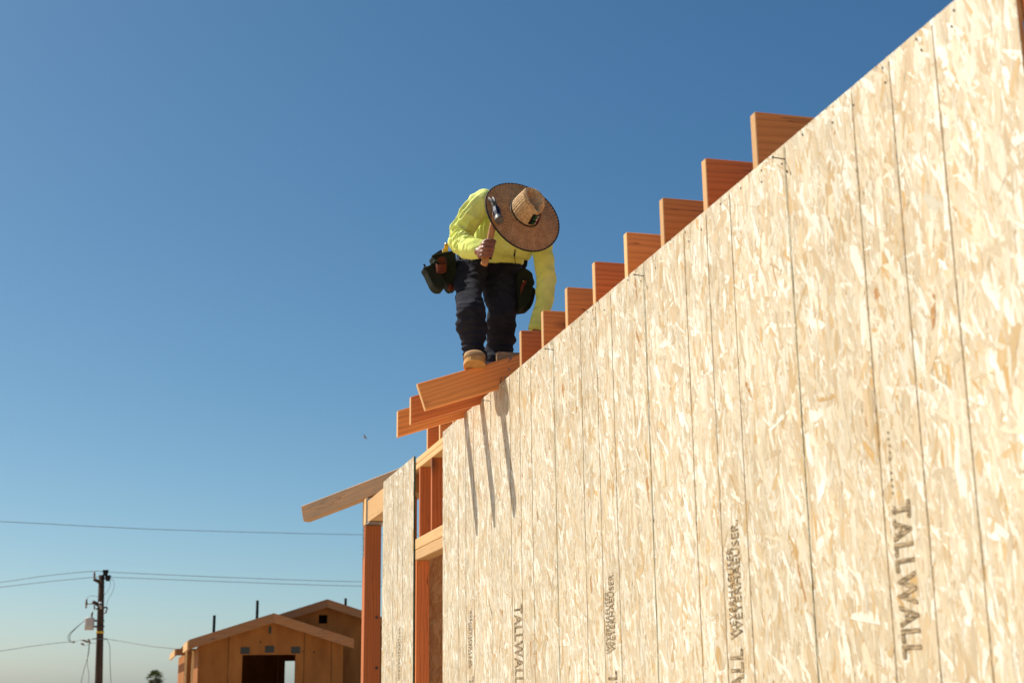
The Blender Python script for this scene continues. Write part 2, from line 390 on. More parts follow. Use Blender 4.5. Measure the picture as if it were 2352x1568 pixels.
# short joist seen behind the first rafter tail
q = at(1143, 807, 7.012)
boxmm('blocking', (q.x, 7.012, q.z - .14), (1.4, 7.05, q.z), M['old'], HOUSE, 'x')
q8 = at(1190, 790, yk(8))
def rafter(kk, square, dy=0.0, mat='fir', xin=2.0, label=None):
    y0 = yk(kk) - .004 + dy; sl_ = .333; top0 = 3.291; pl = .157
    xe = -.404
    if square: poly = [(-.446, y0, top0 - .446 * sl_), (-.404 + .004, y0, top0 - pl - .400 * sl_)]
    else: poly = [(xe, y0, top0 + xe * sl_ - .0), (xe, y0, top0 - pl + xe * sl_)]
    poly += [(xin, y0, top0 - pl + xin * sl_), (xin, y0, top0 + xin * sl_)]
    L0 = Vector(poly[0]); ang = math.atan(sl_)
    # build in a frame whose x runs along the rafter so that the grain follows it
    R = Matrix.Rotation(-ang, 4, 'Y'); T = Matrix.Translation(L0) @ R
    Ti = T.inverted(); pp = [Ti @ Vector(p) for p in poly]
    o = prism('rafter', pp, Vector((0, TH, 0)), M[mat], None, .003)
    o.data.materials.append(M['sunlit_end'])
    for pf in o.data.polygons:
        if pf.normal.x < -.6: pf.material_index = 1
    o.matrix_world = T; o.parent = HOUSE; o.matrix_parent_inverse = HOUSE.matrix_world.inverted()
    if label: o['label'] = label
    return o
r1 = rafter(8, True); r2 = rafter(9, False, mat='fir_red'); r3 = rafter(10, False)
for px, py in [(1171, 823), (1169, 848), (1160, 866)]:
    p = at(px, py, yk(8) - .004); tube('nail_head', [(p.x, p.y + .001, p.z), (p.x, p.y - .0025, p.z)], .0048, M['galv'], r1, 10, False)
for px, py, dx, dz in [(1175, 822, -.022, -.025), (1149, 880, .0, .03), (1154, 883, -.02, .012)]:
    p = at(px, py, yk(8) - .004); tube('bent_nail', [(p.x, p.y + .001, p.z), (p.x, p.y - .01, p.z), (p.x + dx, p.y - .02, p.z + dz)], .0017, M['nail'], r1, 6)

# plates, studs, headers
boxmm('top_plate', (XF, 2.32, 3.099), (XF + .089, 9.36, 3.137), M['sunlit_wood'], HOUSE, 'y')
boxmm('top_plate', (XF, 2.32, 3.059), (XF + .089, 9.62, 3.0965), M['sunlit_wood'], HOUSE, 'y')
boxmm('bottom_plate', (XF, 2.37, .283), (XF + .089, 8.2, .321), M['sunlit_wood'], HOUSE, 'y')
for kk in range(-3, 12):
    y = yk(kk)
    if y < 8.35: boxmm('stud', (XF, y, .322), (XF + .089, y + TH, 3.058), M['fir'], HOUSE, 'z')
boxmm('stud', (XF, 8.35, .322), (XF + .089, 8.40, 2.428), M['fir'], HOUSE, 'z')
for y in (8.82, 9.225): boxmm('cripple_stud', (XF + .001, y, 2.578), (XF + .090, y + TH, 3.058), M['fir_red'], HOUSE, 'z')
boxmm('cripple_stud', (XF + .001, 8.44, 2.578), (XF + .090, 8.44 + TH, 3.058), M['fir_red'], HOUSE, 'z')
boxmm('header', (XF - .002, 8.2, 2.503), (XF + .087, 9.40, 2.577), M['sunlit_wood'], HOUSE, 'y', .004)
boxmm('header', (XF - .001, 8.2, 2.430), (XF + .088, 9.40, 2.5015), M['sunlit_wood'], HOUSE, 'y', .004)
boxmm('jamb_stud', (XF + .001, 9.345, .322), (XF + .090, 9.383, 2.429), M['fir_red'], HOUSE, 'z')
for y in (9.79, 10.19, 10.60): boxmm('stud', (XF, y, .322), (XF + .089, y + TH, 2.93), M['fir'], HOUSE, 'z')
# cross wall of strand board seen inside the opening
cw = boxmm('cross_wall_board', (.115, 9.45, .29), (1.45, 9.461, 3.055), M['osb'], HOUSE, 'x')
fl = flakes('strands', 0, 1.28, 1.15, 3.05, 14000, M['flake'], None, shade_tint=(.80, .50, .27))  # strands coloured darker and more orange, indoor shade painted in
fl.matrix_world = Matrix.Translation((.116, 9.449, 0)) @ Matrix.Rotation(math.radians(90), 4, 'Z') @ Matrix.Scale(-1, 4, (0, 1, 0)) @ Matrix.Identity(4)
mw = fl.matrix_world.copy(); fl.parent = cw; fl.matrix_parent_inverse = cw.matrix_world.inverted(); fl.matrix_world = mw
# printed figures on the cross wall
# far long wall and end walls so that the house is whole from other sides
boxmm('back_wall_board', (3.99, 2.3, .29), (4.001, 11.7, 3.155), M['osb'], HOUSE, 'y')
boxmm('top_plate', (3.85, 2.3, 3.099), (3.988, 11.7, 3.137), M['sunlit_wood'], HOUSE, 'y')
# porch beam, post, straps
boxmm('porch_beam', (XF + .0, 9.63, 2.935), (XF + .137, 11.53, 3.122), M['sunlit_wood'], HOUSE, 'y', .004)
boxmm('beam_end_block', (XF - .012, 11.562, 2.925), (XF + .14, 11.735, 3.150), M['sunlit_wood'], HOUSE, 'z', .003)
st = boxmm('metal_strap', (XF - .004, 11.531, 2.925), (XF + .06, 11.5605, 3.145), M['galv'], HOUSE, 'z', .001)
for i in range(6): tube('strap_nail', [(XF - .002, 11.546, 2.95 + i * .035), (XF - .0085, 11.546, 2.95 + i * .035)], .005, M['galv'], st, 8, False)
boxmm('beam_seat_plate', (XF - .006, 11.40, 2.921), (XF + .15, 11.76, 2.9315), M['galv'], HOUSE, 'y', .001)
boxmm('porch_post', (XF - .008, 11.60, .283), (XF + .130, 11.738, 2.919), M['fir_red'], HOUSE, 'z', .004)
st = boxmm('metal_strap', (XF - .0125, 11.655, 2.66), (XF - .0085, 11.705, 2.918), M['galv'], HOUSE, 'z', .001)
for i in range(7): tube('strap_nail', [(XF - .012, 11.68 + (-1) ** i * .008, 2.685 + i * .034), (XF - .019, 11.68 + (-1) ** i * .008, 2.685 + i * .034)], .005, M['galv'], st, 8, False)
for pz in (at(865, 1417, 11.6), at(865, 1533, 11.6)):
    tube('knot_disc', [(pz.x, 11.601, pz.z), (pz.x, 11.594, pz.z)], .012, M['nail'], HOUSE, 10, False)  # dark disc standing for a knot in the post
# hip rafter tail running out over the corner post
hd = Vector((-.7071, .7071, -.2357)).normalized(); h0 = Vector((XF + .03, 11.66, 3.232))
board('hip_rafter', h0 - hd * 2.2, h0 + hd * .71, .089, .140, M['old'], HOUSE, Vector((.7071, .7071, 0)), .004, 'weathered hip rafter tail')
# corner board at the near end
boxmm('corner_post', (XF, 2.319, .283), (.155, 2.3575, 3.055), M['fir_red'], HOUSE, 'z', .003)

# ------------------------------------------------------------------ house far behind
FH = empty('plywood_house', (at(600, 1568, 32).x, 32, 0), 'brown plywood sheathed house with two gables and a dark window opening', 'house')
k = NB('brown_plywood', .8, .2)
pv = k.coords('Object', (1.6, 1.6, .5)); pw = k.noise(pv, 1.6, 6, .6)
pc = k.ramp(pw, [(.3, (.24, .084, .020)), (.7, (.39, .158, .042))])
vo = k.n('TexVoronoi'); vo.inputs['Scale'].default_value = 3.2; k.l(k.coords('Object', (1, 1, 1)), vo.inputs['Vector'])
M['ply'] = k.color(k.mix(pc, (.09, .035, .012), k.ramp(vo.outputs['Distance'], [(.05, .8), (.12, 0)])))
k = NB('dark_interior', .9, .1); M['darkin'] = k.color((.03, .015, .008))
k = NB('roof_felt', .9); M['felt'] = k.color((.20, .12, .07))
def W(px, py, Y): p = at(px, py, Y); return p.x, p.z
D = 32.0
xl, zl = W(437, 1488, D); xr = W(805, 1488, D)[0]; xc, zc = W(625, 1410, D)
slope = .315
halfw = (xr - xl) / 2; xc = (xl + xr) / 2; zeave = zc - halfw * slope
ox0, oz1 = W(557, 1503, D); ox1 = W(679, 1503, D)[0]; xw0 = W(456, 1500, D)[0]; xw1 = W(788, 1500, D)[0]
def wall_poly(name, pts, Y, th, mat, parent): return prism(name, [(x, Y, z) for x, z in pts], Vector((0, th, 0)), mat, parent)
zb = 0.0; zsill = 1.0
def roofz(x): return zc - .12 - abs(x - xc) * slope
wall_poly('front_wall', [(xw0, zb), (ox0, zb), (ox0, roofz(ox0)), (xw0, roofz(xw0))], D, .12, M['ply'], FH)
wall_poly('front_wall', [(ox1, zb), (xw1, zb), (xw1, roofz(xw1)), (ox1, roofz(ox1))], D, .12, M['ply'], FH)
wall_poly('front_wall', [(ox0 + .001, oz1), (ox1 - .001, oz1), (ox1 - .001, roofz(ox1)), (xc, zc - .12), (ox0 + .001, roofz(ox0))], D - .004, .12, M['ply'], FH)
wall_poly('front_wall', [(ox0 + .001, zb), (ox1 - .001, zb), (ox1 - .001, zsill), (ox0 + .001, zsill)], D - .004, .12, M['ply'], FH)
k = NB('dark_strap_steel', .6); M['dsteel'] = k.color((.028, .032, .030))
for px, py in [(563, 1493), (619, 1490), (679, 1492)]:
    x, z = W(px, py, D); pl_ = boxmm('strap_plate', (x - .10, D - .014, z - .075), (x + .10, D - .006, z + .075), M['dsteel'], FH, 'x', .002)
x, z = W(620, 1446, D); boxmm('strap_plate', (x - .03, D - .014, z - .08), (x + .03, D - .006, z + .08), M['dsteel'], FH, 'z', .002)
# vertical sheet joints
for px in (522, 697, 760):
    x, z = W(px, 1568, D); boxmm('sheet_joint', (x - .004, D - .0055, .1), (x + .004, D - .0015, roofz(x) - .02), M['darkin'], FH, 'z', 0)
# roof planes of the front gable: sheathing slabs with barge boards
def roof_slab(name, x0, z0, x1, z1, Ya, Yb, th, mat, parent):
    n_ = Vector((-(z1 - z0), 0, (x1 - x0))).normalized() * th
    if n_.z < 0: n_ = -n_
    return prism(name, [(x0, Ya, z0), (x1, Ya, z1), (x1 + n_.x, Ya, z1 + n_.z), (x0 + n_.x, Ya, z0 + n_.z)], Vector((0, Yb - Ya, 0)), mat, parent)
xe_l = W(436, 1480, D)[0] - .02
roof_slab('roof', xe_l, zc - (xc - xe_l) * slope - .02, xc, zc - .02, D - .28, D + 9, .03, M['felt'], FH)
roof_slab('roof', xc, zc - .02, W(808, 1488, D)[0], zc - .02 - (W(808, 1488, D)[0] - xc) * slope, D - .28, D + 4, .03, M['felt'], FH)
bd = .21
def barge(xa, za, xb, zb_, Y, depth=bd, mat='farwood'):
    return prism('barge_board', [(xa, Y, za), (xb, Y, zb_), (xb, Y, zb_ - depth), (xa, Y, za - depth)], Vector((0, .04, 0)), M[mat], FH)
barge(xe_l, zc - (xc - xe_l) * slope + .012, xc - .001, zc + .012, D - .325)
xre = W(808, 1488, D)[0]; barge(xc + .001, zc + .012, xre, zc + .012 - (xre - xc) * slope, D - .325)
# lit fascia end and eave at the west side
zf = zc - (xc - xe_l) * slope
boxmm('fascia', (xe_l - .045, D - .30, zf - .20), (xe_l - .005, D + 2.8, zf - .01), M['sunlit_wood'], FH, 'y')
boxmm('fascia', (xe_l - .23, D + 3.2, zf - .26), (xe_l - .19, D + 9, zf - .10), M['sunlit_wood'], FH, 'y')
boxmm('rafter_end', (xe_l - .19, D + 3.2, zf - .25), (xe_l + .5, D + 3.24, zf - .09), M['farwood'], FH, 'x')
prism('west_wall', [(xw0, D + .125, 0), (xw0, D + 3, 0), (xw0, D + 3, zf - .18), (xw0, D + .125, zf - .10)], Vector((.1, 0, 0)), M['ply'], FH)
prism('west_wing_wall', [(xw0 - .2, D + 3.3, 0), (xw0 - .2, D + 9, 0), (xw0 - .2, D + 9, zf - .2), (xw0 - .2, D + 3.3, zf - .2)], Vector((.1, 0, 0)), M['ply'], FH)
prism('west_wing_front', [(xw0 - .2, D + 3.18, 0), (xw0 + .0, D + 3.18, 0), (xw0 + .0, D + 3.18, zf - .2), (xw0 - .2, D + 3.18, zf - .2)], Vector((0, .1, 0)), M['ply'], FH)
for dx in (-.16, -.02):
    boxmm('porch_stud', (xw0 + dx - .12, D + .0, 0), (xw0 + dx - .08, D + .12, zf - .22), M['sunlit_wood'], FH, 'z')
# see-through: back wall with an opening, dark interior
bx0, bz1 = W(655, 1517, D + 6); bx1 = W(678, 1517, D + 6)[0] + .6
wall_poly('back_wall', [(xw0 - .2, 0), (bx0, 0), (bx0, zc - .3), (xw0 - .2, zf - .3)], D + 6, .1, M['ply'], FH)
wall_poly('back_wall', [(bx0, bz1), (bx1, bz1), (bx1, zc), (bx0, zc - .3)], D + 6, .1, M['ply'], FH)
wall_poly('back_wall', [(bx1, 0), (xre + 6, 0), (xre + 6, zc), (bx1, zc)], D + 6, .1, M['ply'], FH)
wall_poly('back_wall', [(bx0, 0), (bx1, 0), (bx1, .9), (bx0, .9)], D + 6, .1, M['ply'], FH)
xw_, _ = W(641, 1540, D + 5.6); boxmm('inner_stud', (xw_ - .04, D + 5.6, 0), (xw_ + .0, D + 5.7, 3), M['farwood'], FH, 'z')
# the larger gable behind
D2 = D + 3.0
xc2, zc2 = W(748, 1378, D2); xl2, _ = W(600, 1430, D2); xr2 = W(930, 1430, D2)[0]; s2 = .315
def rz2(x): return zc2 - .1 - abs(x - xc2) * s2
xa2 = xc2 - (xr2 - xc2)
vx0, vz0 = W(732, 1431, D2); vx1, vz1 = W(752, 1411, D2)
xcut = W(697, 1500, D2)[0]
wall_poly('gable_wall', [(xcut, 0), (vx0, 0), (vx0, rz2(vx0)), (xcut, rz2(xcut))], D2, .1, M['ply'], FH)
wall_poly('gable_wall', [(xa2, rz2(xa2) - .3), (xcut, zc - .55), (xcut, rz2(xcut)), (xa2, rz2(xa2))], D2, .1, M['ply'], FH)
wall_poly('gable_wall', [(vx1, 0), (xr2, 0), (xr2, rz2(xr2)), (vx1, rz2(vx1))], D2, .1, M['ply'], FH)
wall_poly('gable_wall', [(vx0, 0), (vx1, 0), (vx1, vz0), (vx0, vz0)], D2 - .002, .1, M['ply'], FH)
wall_poly('gable_wall', [(vx0, vz1), (vx1, vz1), (vx1, rz2(vx1)), (xc2, zc2 - .1), (vx0, rz2(vx0))], D2 - .002, .1, M['ply'], FH)
boxmm('vent_shade_sheet', (vx0 - .05, D2 + .3, vz0 - .1), (vx1 + .05, D2 + .34, vz1 + .1), M['darkin'], FH, 'x')  # dark sheet added behind the hole to stand for the shade inside
roof_slab('roof', xa2 - .3, zc2 - .02 - (xc2 - xa2 + .3) * s2, xc2, zc2 - .02, D2 - .3, D2 + 9, .03, M['felt'], FH)
roof_slab('roof', xc2, zc2 - .02, xr2 + .3, zc2 - .02 - (xr2 - xc2 + .3) * s2, D2 - .3, D2 + 9, .03, M['felt'], FH)
barge(xa2 - .3, zc2 + .012 - (xc2 - xa2 + .3) * s2, xc2 - .001, zc2 + .012, D2 - .345, .2)
barge(xc2 + .001, zc2 + .012, xr2 + .3, zc2 + .012 - (xr2 - xc2 + .3) * s2, D2 - .345, .2)
prism('east_wall', [(xr2, D2 + .12, 0), (xr2, D2 + 9, 0), (xr2, D2 + 9, rz2(xr2) - .1), (xr2, D2 + .12, rz2(xr2) - .1)], Vector((.1, 0, 0)), M['ply'], FH)
k = NB('black_pipe', .9, .1); M['pipe'] = k.color((.015, .018, .018))
for px, y0, y1, dd in [(491, 1412, 1448, 2.0), (590, 1378, 1424, 2.0), (793.5, 1373, 1396, 4.2)]:
    p = at(px, y0, D + dd); q = at(px, y1, D + dd)
    tube('vent_pipe', [(q.x, D + dd, q.z - .35), (q.x, D + dd, p.z)], .034, M['pipe'], FH, 10)

# ------------------------------------------------------------------ utility pole and lines
k = NB('creosote_wood', .9, .2); M['pole'] = k.color(k.ramp(k.noise(k.coords('Object', (9, 9, .7)), 1, 5), [(.3, (.035, .022, .016)), (.7, (.085, .055, .04))]))
k = NB('grey_tank_paint', .5); M['tank'] = k.color((.42, .39, .39))
k = NB('brown_porcelain', .3); M['porc'] = k.color((.16, .10, .06))
k = NB('yellow_tag', .5); M['yellow'] = k.color((.62, .40, .03))
k = NB('cable_sheath', .6); M['cable'] = k.color((.10, .10, .105))
PD = 66.0
def PP(zx, zy, dd=0): return at(zx * .43424 * .57422, (2050 + zy * .43424) * .57422, PD + dd)
top = PP(936, 572); bot = PP(909, 1568)
base = bot + (bot - top) * ((bot.z) / (top.z - bot.z))
UP = empty('utility_pole', (base.x, base.y, 0), 'dark wooden utility pole with grey transformer can and loose wires', 'utility pole')
def pole_r(z): return .17 + (.115 - .17) * 0 if z is None else .175 - .045 * z / top.z
tube('shaft', [base + (top - base) * t for t in (0, .25, .5, .75, 1)], [.185, .175, .16, .145, .125], M['pole'], UP, 14)
def pole_at(zy): t = (zy - 572) / (1568 - 572); return top + (bot - top) * t
def arm(zya, x1, zy1, r=.05): p = pole_at(zya); return tube('cross_arm', [p, PP(x1, zy1, -.3)], [r * 1.15, r], M['pole'], UP, 8)
a1 = arm(648, 868, 612, .075); tube('insulator', [PP(868, 612, -.3), PP(870, 575, -.3), PP(869, 535, -.3)], [.03, .05, .03], M['porc'], a1, 8)
for zx, zy in [(972, 552), (994, 601)]:
    p = PP(zx, zy, -.2); v, f = tube_data([p + Vector((0, 0, .13)), p + Vector((0, 0, .11)), p - Vector((0, 0, .13))], [.13, .14, .09], 12)
    link('arrester', mesh('arrester', v, f), M['pipe'], UP, False)
tube('bracket', [pole_at(580), PP(972, 560, -.2)], .03, M['pole'], UP, 6); tube('bracket', [pole_at(605), PP(994, 605, -.2)], .03, M['pole'], UP, 6)
a2 = arm(860, 858, 820, .085); tube('cross_arm', [PP(885, 885, -.3), PP(985, 868, -.3)], .04, M['pole'], UP, 6)
tube('fuse_cutout', [PP(797, 790, -.3), PP(796, 830, -.3), PP(792, 880, -.3)], [.03, .05, .03], M['porc'], UP, 8)
tube('fuse_bracket', [PP(797, 838, -.3), PP(858, 838, -.3), pole_at(850)], .02, M['porc'], UP, 6)
tube('fuse_cutout', [PP(990, 870, -.3), PP(975, 920, -.3), PP(955, 925, -.3)], [.03, .035, .02], M['porc'], UP, 8)
tube('fuse_cutout', [PP(868, 850, -.3), PP(872, 890, -.3)], [.03, .04], M['porc'], UP, 8)
for i in range(3): tube('wire_clamp', [PP(918 + i * 8, 820, -.35), PP(912 + i * 9, 850, -.38), PP(925 + i * 6, 885, -.35)], .018, M['galv'], UP, 6)
tc_ = (PP(783, 972), PP(868, 972), PP(828, 1080)); cxp = PP(827, 970, -.1); rad = (PP(872, 970) - PP(783, 970)).length / 2; hgt = cxp.z - PP(827, 1078, -.1).z
tk = tube('transformer', [cxp + Vector((0, 0, .03)), cxp, cxp - Vector((0, 0, .03)), cxp - Vector((0, 0, hgt * .5)), cxp - Vector((0, 0, hgt))], [rad * .8, rad * 1.04, rad, rad, rad * .95], M['tank'], UP, 20)
tube('bushing', [PP(845, 966, -.1), PP(847, 935, -.1), PP(852, 905, -.1)], [.035, .05, .03], M['porc'], tk, 8)
for zy in (992, 1046): tube('tank_bracket', [PP(865, zy, -.1), PP(960, zy, -.15)], .045, M['pole'], UP, 6)
p = pole_at(1102); tube('yellow_band', [p + Vector((0, 0, .05)), p - Vector((0, 0, .05))], .172, M['yellow'], UP, 14)
p = pole_at(1188); tube('secondary_bracket', [PP(845, 1160, -.2), PP(985, 1158, -.2)], .02, M['cable'], UP, 6)
for a, b in [((755, 1168), (815, 1190)), ((745, 1200), (775, 1215)), ((815, 1160), (830, 1200)), ((660, 1190), (690, 1186))]:
    tube('splice', [PP(*a, -.2), PP(*b, -.2)], .04, M['porc'], UP, 6)
def wire_parts(name, pts, r=.0085, mat='cable', parent=UP, n=8): return tube(name, cr([PP(*q) for q in pts], n), r, M[mat], parent, 5)
wire_parts('jumper_wire', [(1005, 600), (1016, 660), (990, 720), (955, 760)])
wire_parts('jumper_wire', [(1015, 600), (1052, 640), (1040, 720), (1000, 790), (980, 850)])
wire_parts('jumper_wire', [(800, 800), (815, 768), (860, 764), (910, 775)])
for dx in (0, 8, 16): wire_parts('drop_loop', [(785, 985), (700, 1055 + dx * .5), (640 + dx, 1110), (625 + dx * 1.3, 1150), (640 + dx, 1188)], .010)
wire_parts('loop_wire', [(745, 1200), (780, 1222), (840, 1200), (890, 1198), (980, 1162)])
wire_parts('loop_wire', [(690, 1188), (740, 1170), (800, 1170), (890, 1150)])
wire_parts('drop_wire', [(824, 1195), (815, 1300), (780, 1420), (745, 1568), (730, 1640)], .013); wire_parts('drop_wire', [(820, 1200), (805, 1370), (818, 1490), (812, 1640)], .011)
wire_parts('drop_wire', [(985, 1165), (1010, 1230), (1014, 1400), (1022, 1568), (1024, 1640)], .013)
def power_line(pts, label, r=.0115, dd=None):
    P_ = [at(x, y, d) for x, y, d in pts]; c = P_[0].lerp(P_[-1], .5)
    o = tube('power_line', cr(P_, 10), r, M['cable'], None, 6)
    tag(o, label, 'power line', 'overhead wires'); return o
s_ = .43424 * .57422
def q2(zx, zy): return (zx * s_, (2050 + zy * .43424) * .57422)
power_line([(-300, 1187, 40), (0, 1197, 41), (230, 1209, 42), (420, 1217, 43), (829, 1227, 45), (1200, 1228, 48)], 'topmost wire, passing well above the pole and behind the rafter tail', .0075)
power_line([(-250, 1368, PD), (0, 1336.5, PD), (110, 1321, PD), (217, 1311, PD), (260, 1313.5, PD), (520, 1325, PD), (829, 1335, PD), (1200, 1335, PD)], 'wire tied to the upright insulator at the very top of the pole')
power_line([(-250, 1379, PD), (0, 1348, PD), (110, 1335, PD), (217, 1325, PD), (260, 1325, PD), (520, 1335, PD), (829, 1345, PD), (1200, 1346, PD)], 'wire just under the topmost one fixed to the pole')
power_line([(-200, 1520, PD), (0, 1494, PD), (60, 1485, PD), (120, 1477, PD), (168, 1472.5, PD)], 'low cable from the picture edge to the splices beside the transformer')
power_line([(243, 1466, PD), (280, 1472, PD), (340, 1482, PD - 10), (392, 1488, PD - 20), (440, 1492, 40)], 'low cable from the pole to the eave of the plywood house')

# ------------------------------------------------------------------ palm
PY = 250.0; pc_ = at(357.5, 1556, PY)
PALM = empty('palm_tree', (pc_.x, pc_.y, 0), 'small distant fan palm with a shaggy round crown', 'palm tree')
k = NB('palm_trunk', .9); M['ptrunk'] = k.color((.12, .08, .05))
k = NB('palm_frond', .6); M['frond'] = k.color(k.mix((.05, .085, .022), (.13, .16, .05), k.noise(k.coords('Object', (1, 1, 1)), 1.5, 3)))
k = NB('dead_frond', .8); M['dead'] = k.color((.17, .12, .07))
tube('trunk', [(pc_.x, pc_.y, 0), (pc_.x + .05, pc_.y, pc_.z * .5), (pc_.x, pc_.y, pc_.z)], [.24, .2, .17], M['ptrunk'], PALM, 10)
for i in range(80):
    az = random.uniform(0, 2 * math.pi); el = random.uniform(-.9, 1.4); dead = el < -.45
    d = Vector((math.cos(az) * math.cos(el), math.sin(az) * math.cos(el), math.sin(el))); L = random.uniform(.8, 1.15)
    s = pc_ + d * .1; e = pc_ + d * L + Vector((0, 0, -.12 * L))
    side = d.cross(Vector((0, 0, 1))).normalized() if abs(d.z) < .98 else Vector((1, 0, 0)); nrm = side.cross(d)
    v = [s - side * .015, s + side * .015, e + side * .02, e - side * .02]; f = [[0, 1, 2, 3]]
    for j in range(13):
        a = (j - 6) / 6 * 1.35; dd = (d * math.cos(a) + side * math.sin(a)); ll = .85 * (1 - .25 * abs(j - 6) / 6) * random.uniform(.8, 1.1)
        tip = e + dd * ll + Vector((0, 0, -.22 * ll)) + nrm * random.uniform(-.1, .1); w = dd.cross(nrm).normalized() * .085
        b0 = len(v); mid = e.lerp(tip, .5) + Vector((0, 0, .03)); v += [e, mid + w, tip, mid - w]; f.append([b0, b0 + 1, b0 + 2, b0 + 3])
    link('frond', mesh('frond', v, f), M['dead'] if dead else M['frond'], PALM)

# ------------------------------------------------------------------ bird
k = NB('bird_feathers', .7); M['bird'] = k.color(k.ramp(k.noise(k.coords('Object', (20, 20, 20)), 1, 3), [(.3, (.20, .11, .08)), (.7, (.38, .24, .18))]))
bp = at(838.5, 1003, 34.0)
BIRD = empty('bird', bp, 'tiny brown bird flying in the open sky', 'bird')
def IP(dx, dy, dz=0): return at(838.5 + dx, 1003 + dy, 34.0 + dz)
tube('body', [IP(-4.6, 1.6), IP(-3.6, 1.2), IP(-1.5, .5), IP(.8, -.2), IP(1.8, -.4), IP(2.3, -.4)], [.004, .013, .019, .015, .009, .002], M['bird'], BIRD, 10)
for pts in ([IP(-1.3, -.5), IP(1, -1), IP(-1.6, -6), IP(-3.4, -5.2)], [IP(-1, .8), IP(1.2, .2), IP(4.9, 4.2), IP(3.4, 5.2)]):
    prism('wing', pts, Vector((0, .006, 0)), M['bird'], BIRD)

# ================================================================== PERSON
def to_remesh(parts, voxel, smooth=4, fac=.5):
    """union of closed shapes as one continuous skin"""
    v = []; f = []
    for pv, pf in parts:
        b = len(v); v += list(pv); f += [[i + b for i in q] for q in pf]
    me = mesh('tmp', v, f); bm = bmesh.new(); bm.from_mesh(me); bmesh.ops.recalc_face_normals(bm, faces=bm.faces[:]); bm.to_mesh(me); bm.free()
    ob = bpy.data.objects.new('tmp', me); COL.objects.link(ob)
    md = ob.modifiers.new('r', 'REMESH'); md.mode = 'VOXEL'; md.voxel_size = voxel
    if smooth:
        sm = ob.modifiers.new('s', 'SMOOTH'); sm.iterations = smooth; sm.factor = fac
    dg = bpy.context.evaluated_depsgraph_get(); out = bpy.data.meshes.new_from_object(ob.evaluated_get(dg))
    bpy.data.objects.remove(ob); return out
def displace(me, fn):
    me.update(); n = len(me.vertices); co = np.empty(n * 3, np.float32); no = np.empty(n * 3, np.float32)
    me.vertices.foreach_get('co', co); me.vertices.foreach_get('normal', no); co = co.reshape(-1, 3); no = no.reshape(-1, 3)
    d = np.array([fn(Vector(c), Vector(m)) for c, m in zip(co, no)], np.float32)
    me.vertices.foreach_set('co', (co + no * d[:, None]).ravel()); me.update()
def loft(rings, nseg=40, sub=6, wr=None):
    """rings: (centre, u vector, v vector) half-axes; smoothed along; closed at both ends"""
    C = cr([r[0] for r in rings], sub); U = cr([r[1] for r in rings], sub); V = cr([r[2] for r in rings], sub)
    v = []; f = []; m = len(C)
    for i in range(m):
        s = i / (m - 1)
        for j in range(nseg):
            a = 2 * math.pi * j / nseg; k_ = 1.0 + (wr(s, a) if wr else 0)
            v.append(C[i] + (U[i] * math.cos(a) + V[i] * math.sin(a)) * k_)
    for i in range(m - 1):
        for j in range(nseg):
            f.append([i * nseg + j, i * nseg + (j + 1) % nseg, (i + 1) * nseg + (j + 1) % nseg, (i + 1) * nseg + j])
    f.append(list(range(nseg))[::-1]); f.append([(m - 1) * nseg + j for j in range(nseg)])
    return v, f
def ell(c, rx, ry, rz, R=None, n=18, m=12):
    v = []; f = []; c = Vector(c)
    for i in range(m + 1):
        th = math.pi * (.02 + .96 * i / m)
        for j in range(n):
            a = 2 * math.pi * j / n; p = Vector((rx * math.sin(th) * math.cos(a), ry * math.sin(th) * math.sin(a), rz * math.cos(th)))
            v.append(c + (R @ p if R else p))
    for i in range(m):
        for j in range(n): f.append([i * n + j, i * n + (j + 1) % n, (i + 1) * n + (j + 1) % n, (i + 1) * n + j])
    f.append(list(range(n))[::-1]); f.append([m * n + j for j in range(n)]); return v, f
def caps(pts, radii, n=12):
    """round-ended limb"""
    pts = [Vector(p) for p in pts]; d0 = (pts[0] - pts[1]).normalized(); d1 = (pts[-1] - pts[-2]).normalized()
    P_ = [pts[0] + d0 * radii[0] * .9, pts[0] + d0 * radii[0] * .6] + pts + [pts[-1] + d1 * radii[-1] * .6, pts[-1] + d1 * radii[-1] * .9]
    R_ = [radii[0] * .35, radii[0] * .78] + list(radii) + [radii[-1] * .78, radii[-1] * .35]
    return tube_data(P_, R_, n)

def cloth(name, base_lo, base_hi, dirt=None, bump=.5, rough=.9, sheen=0.0, dirt_amt=.5, weave=900):
    k = NB(name, rough, .15)
    n1 = k.noise(k.coords('Object', (7, 7, 7)), 1, 5, .6); c = k.ramp(n1, [(.35, base_lo), (.65, base_hi)])
    if dirt is not None:
        n2 = k.noise(k.coords('Object', (24, 24, 24)), 1, 6, .7); c = k.mix(c, dirt, k.ramp(n2, [(.60, 0), (.74, dirt_amt)]))
    n3 = k.noise(k.coords('Object', (weave, weave, weave)), 1, 2)
    b = k.bump(n3, .25, .0006); k.bump(k.noise(k.coords('Object', (38, 38, 26)), 1, 4, .55, .8), bump, .006, b)
    return k.color(c)
M['hiviz'] = cloth('hi_vis_shirt_cloth', (.64, .72, .17), (.74, .81, .26), (.38, .30, .07), .5)
M['denim'] = cloth('navy_work_trousers', (.010, .0115, .020), (.020, .0215, .034), (.05, .048, .05), .5)
M['canvas'] = cloth('green_canvas', (.010, .013, .009), (.020, .026, .017), (.06, .06, .04), .3)
M['strapblack'] = cloth('black_webbing', (.012, .012, .012), (.025, .025, .024), None, .2)
k = NB('red_leather', .85, .2); M['leather'] = k.color(k.ramp(k.noise(k.coords('Object', (40, 40, 40)), 1, 4), [(.3, (.075, .016, .009)), (.7, (.15, .035, .018))]))
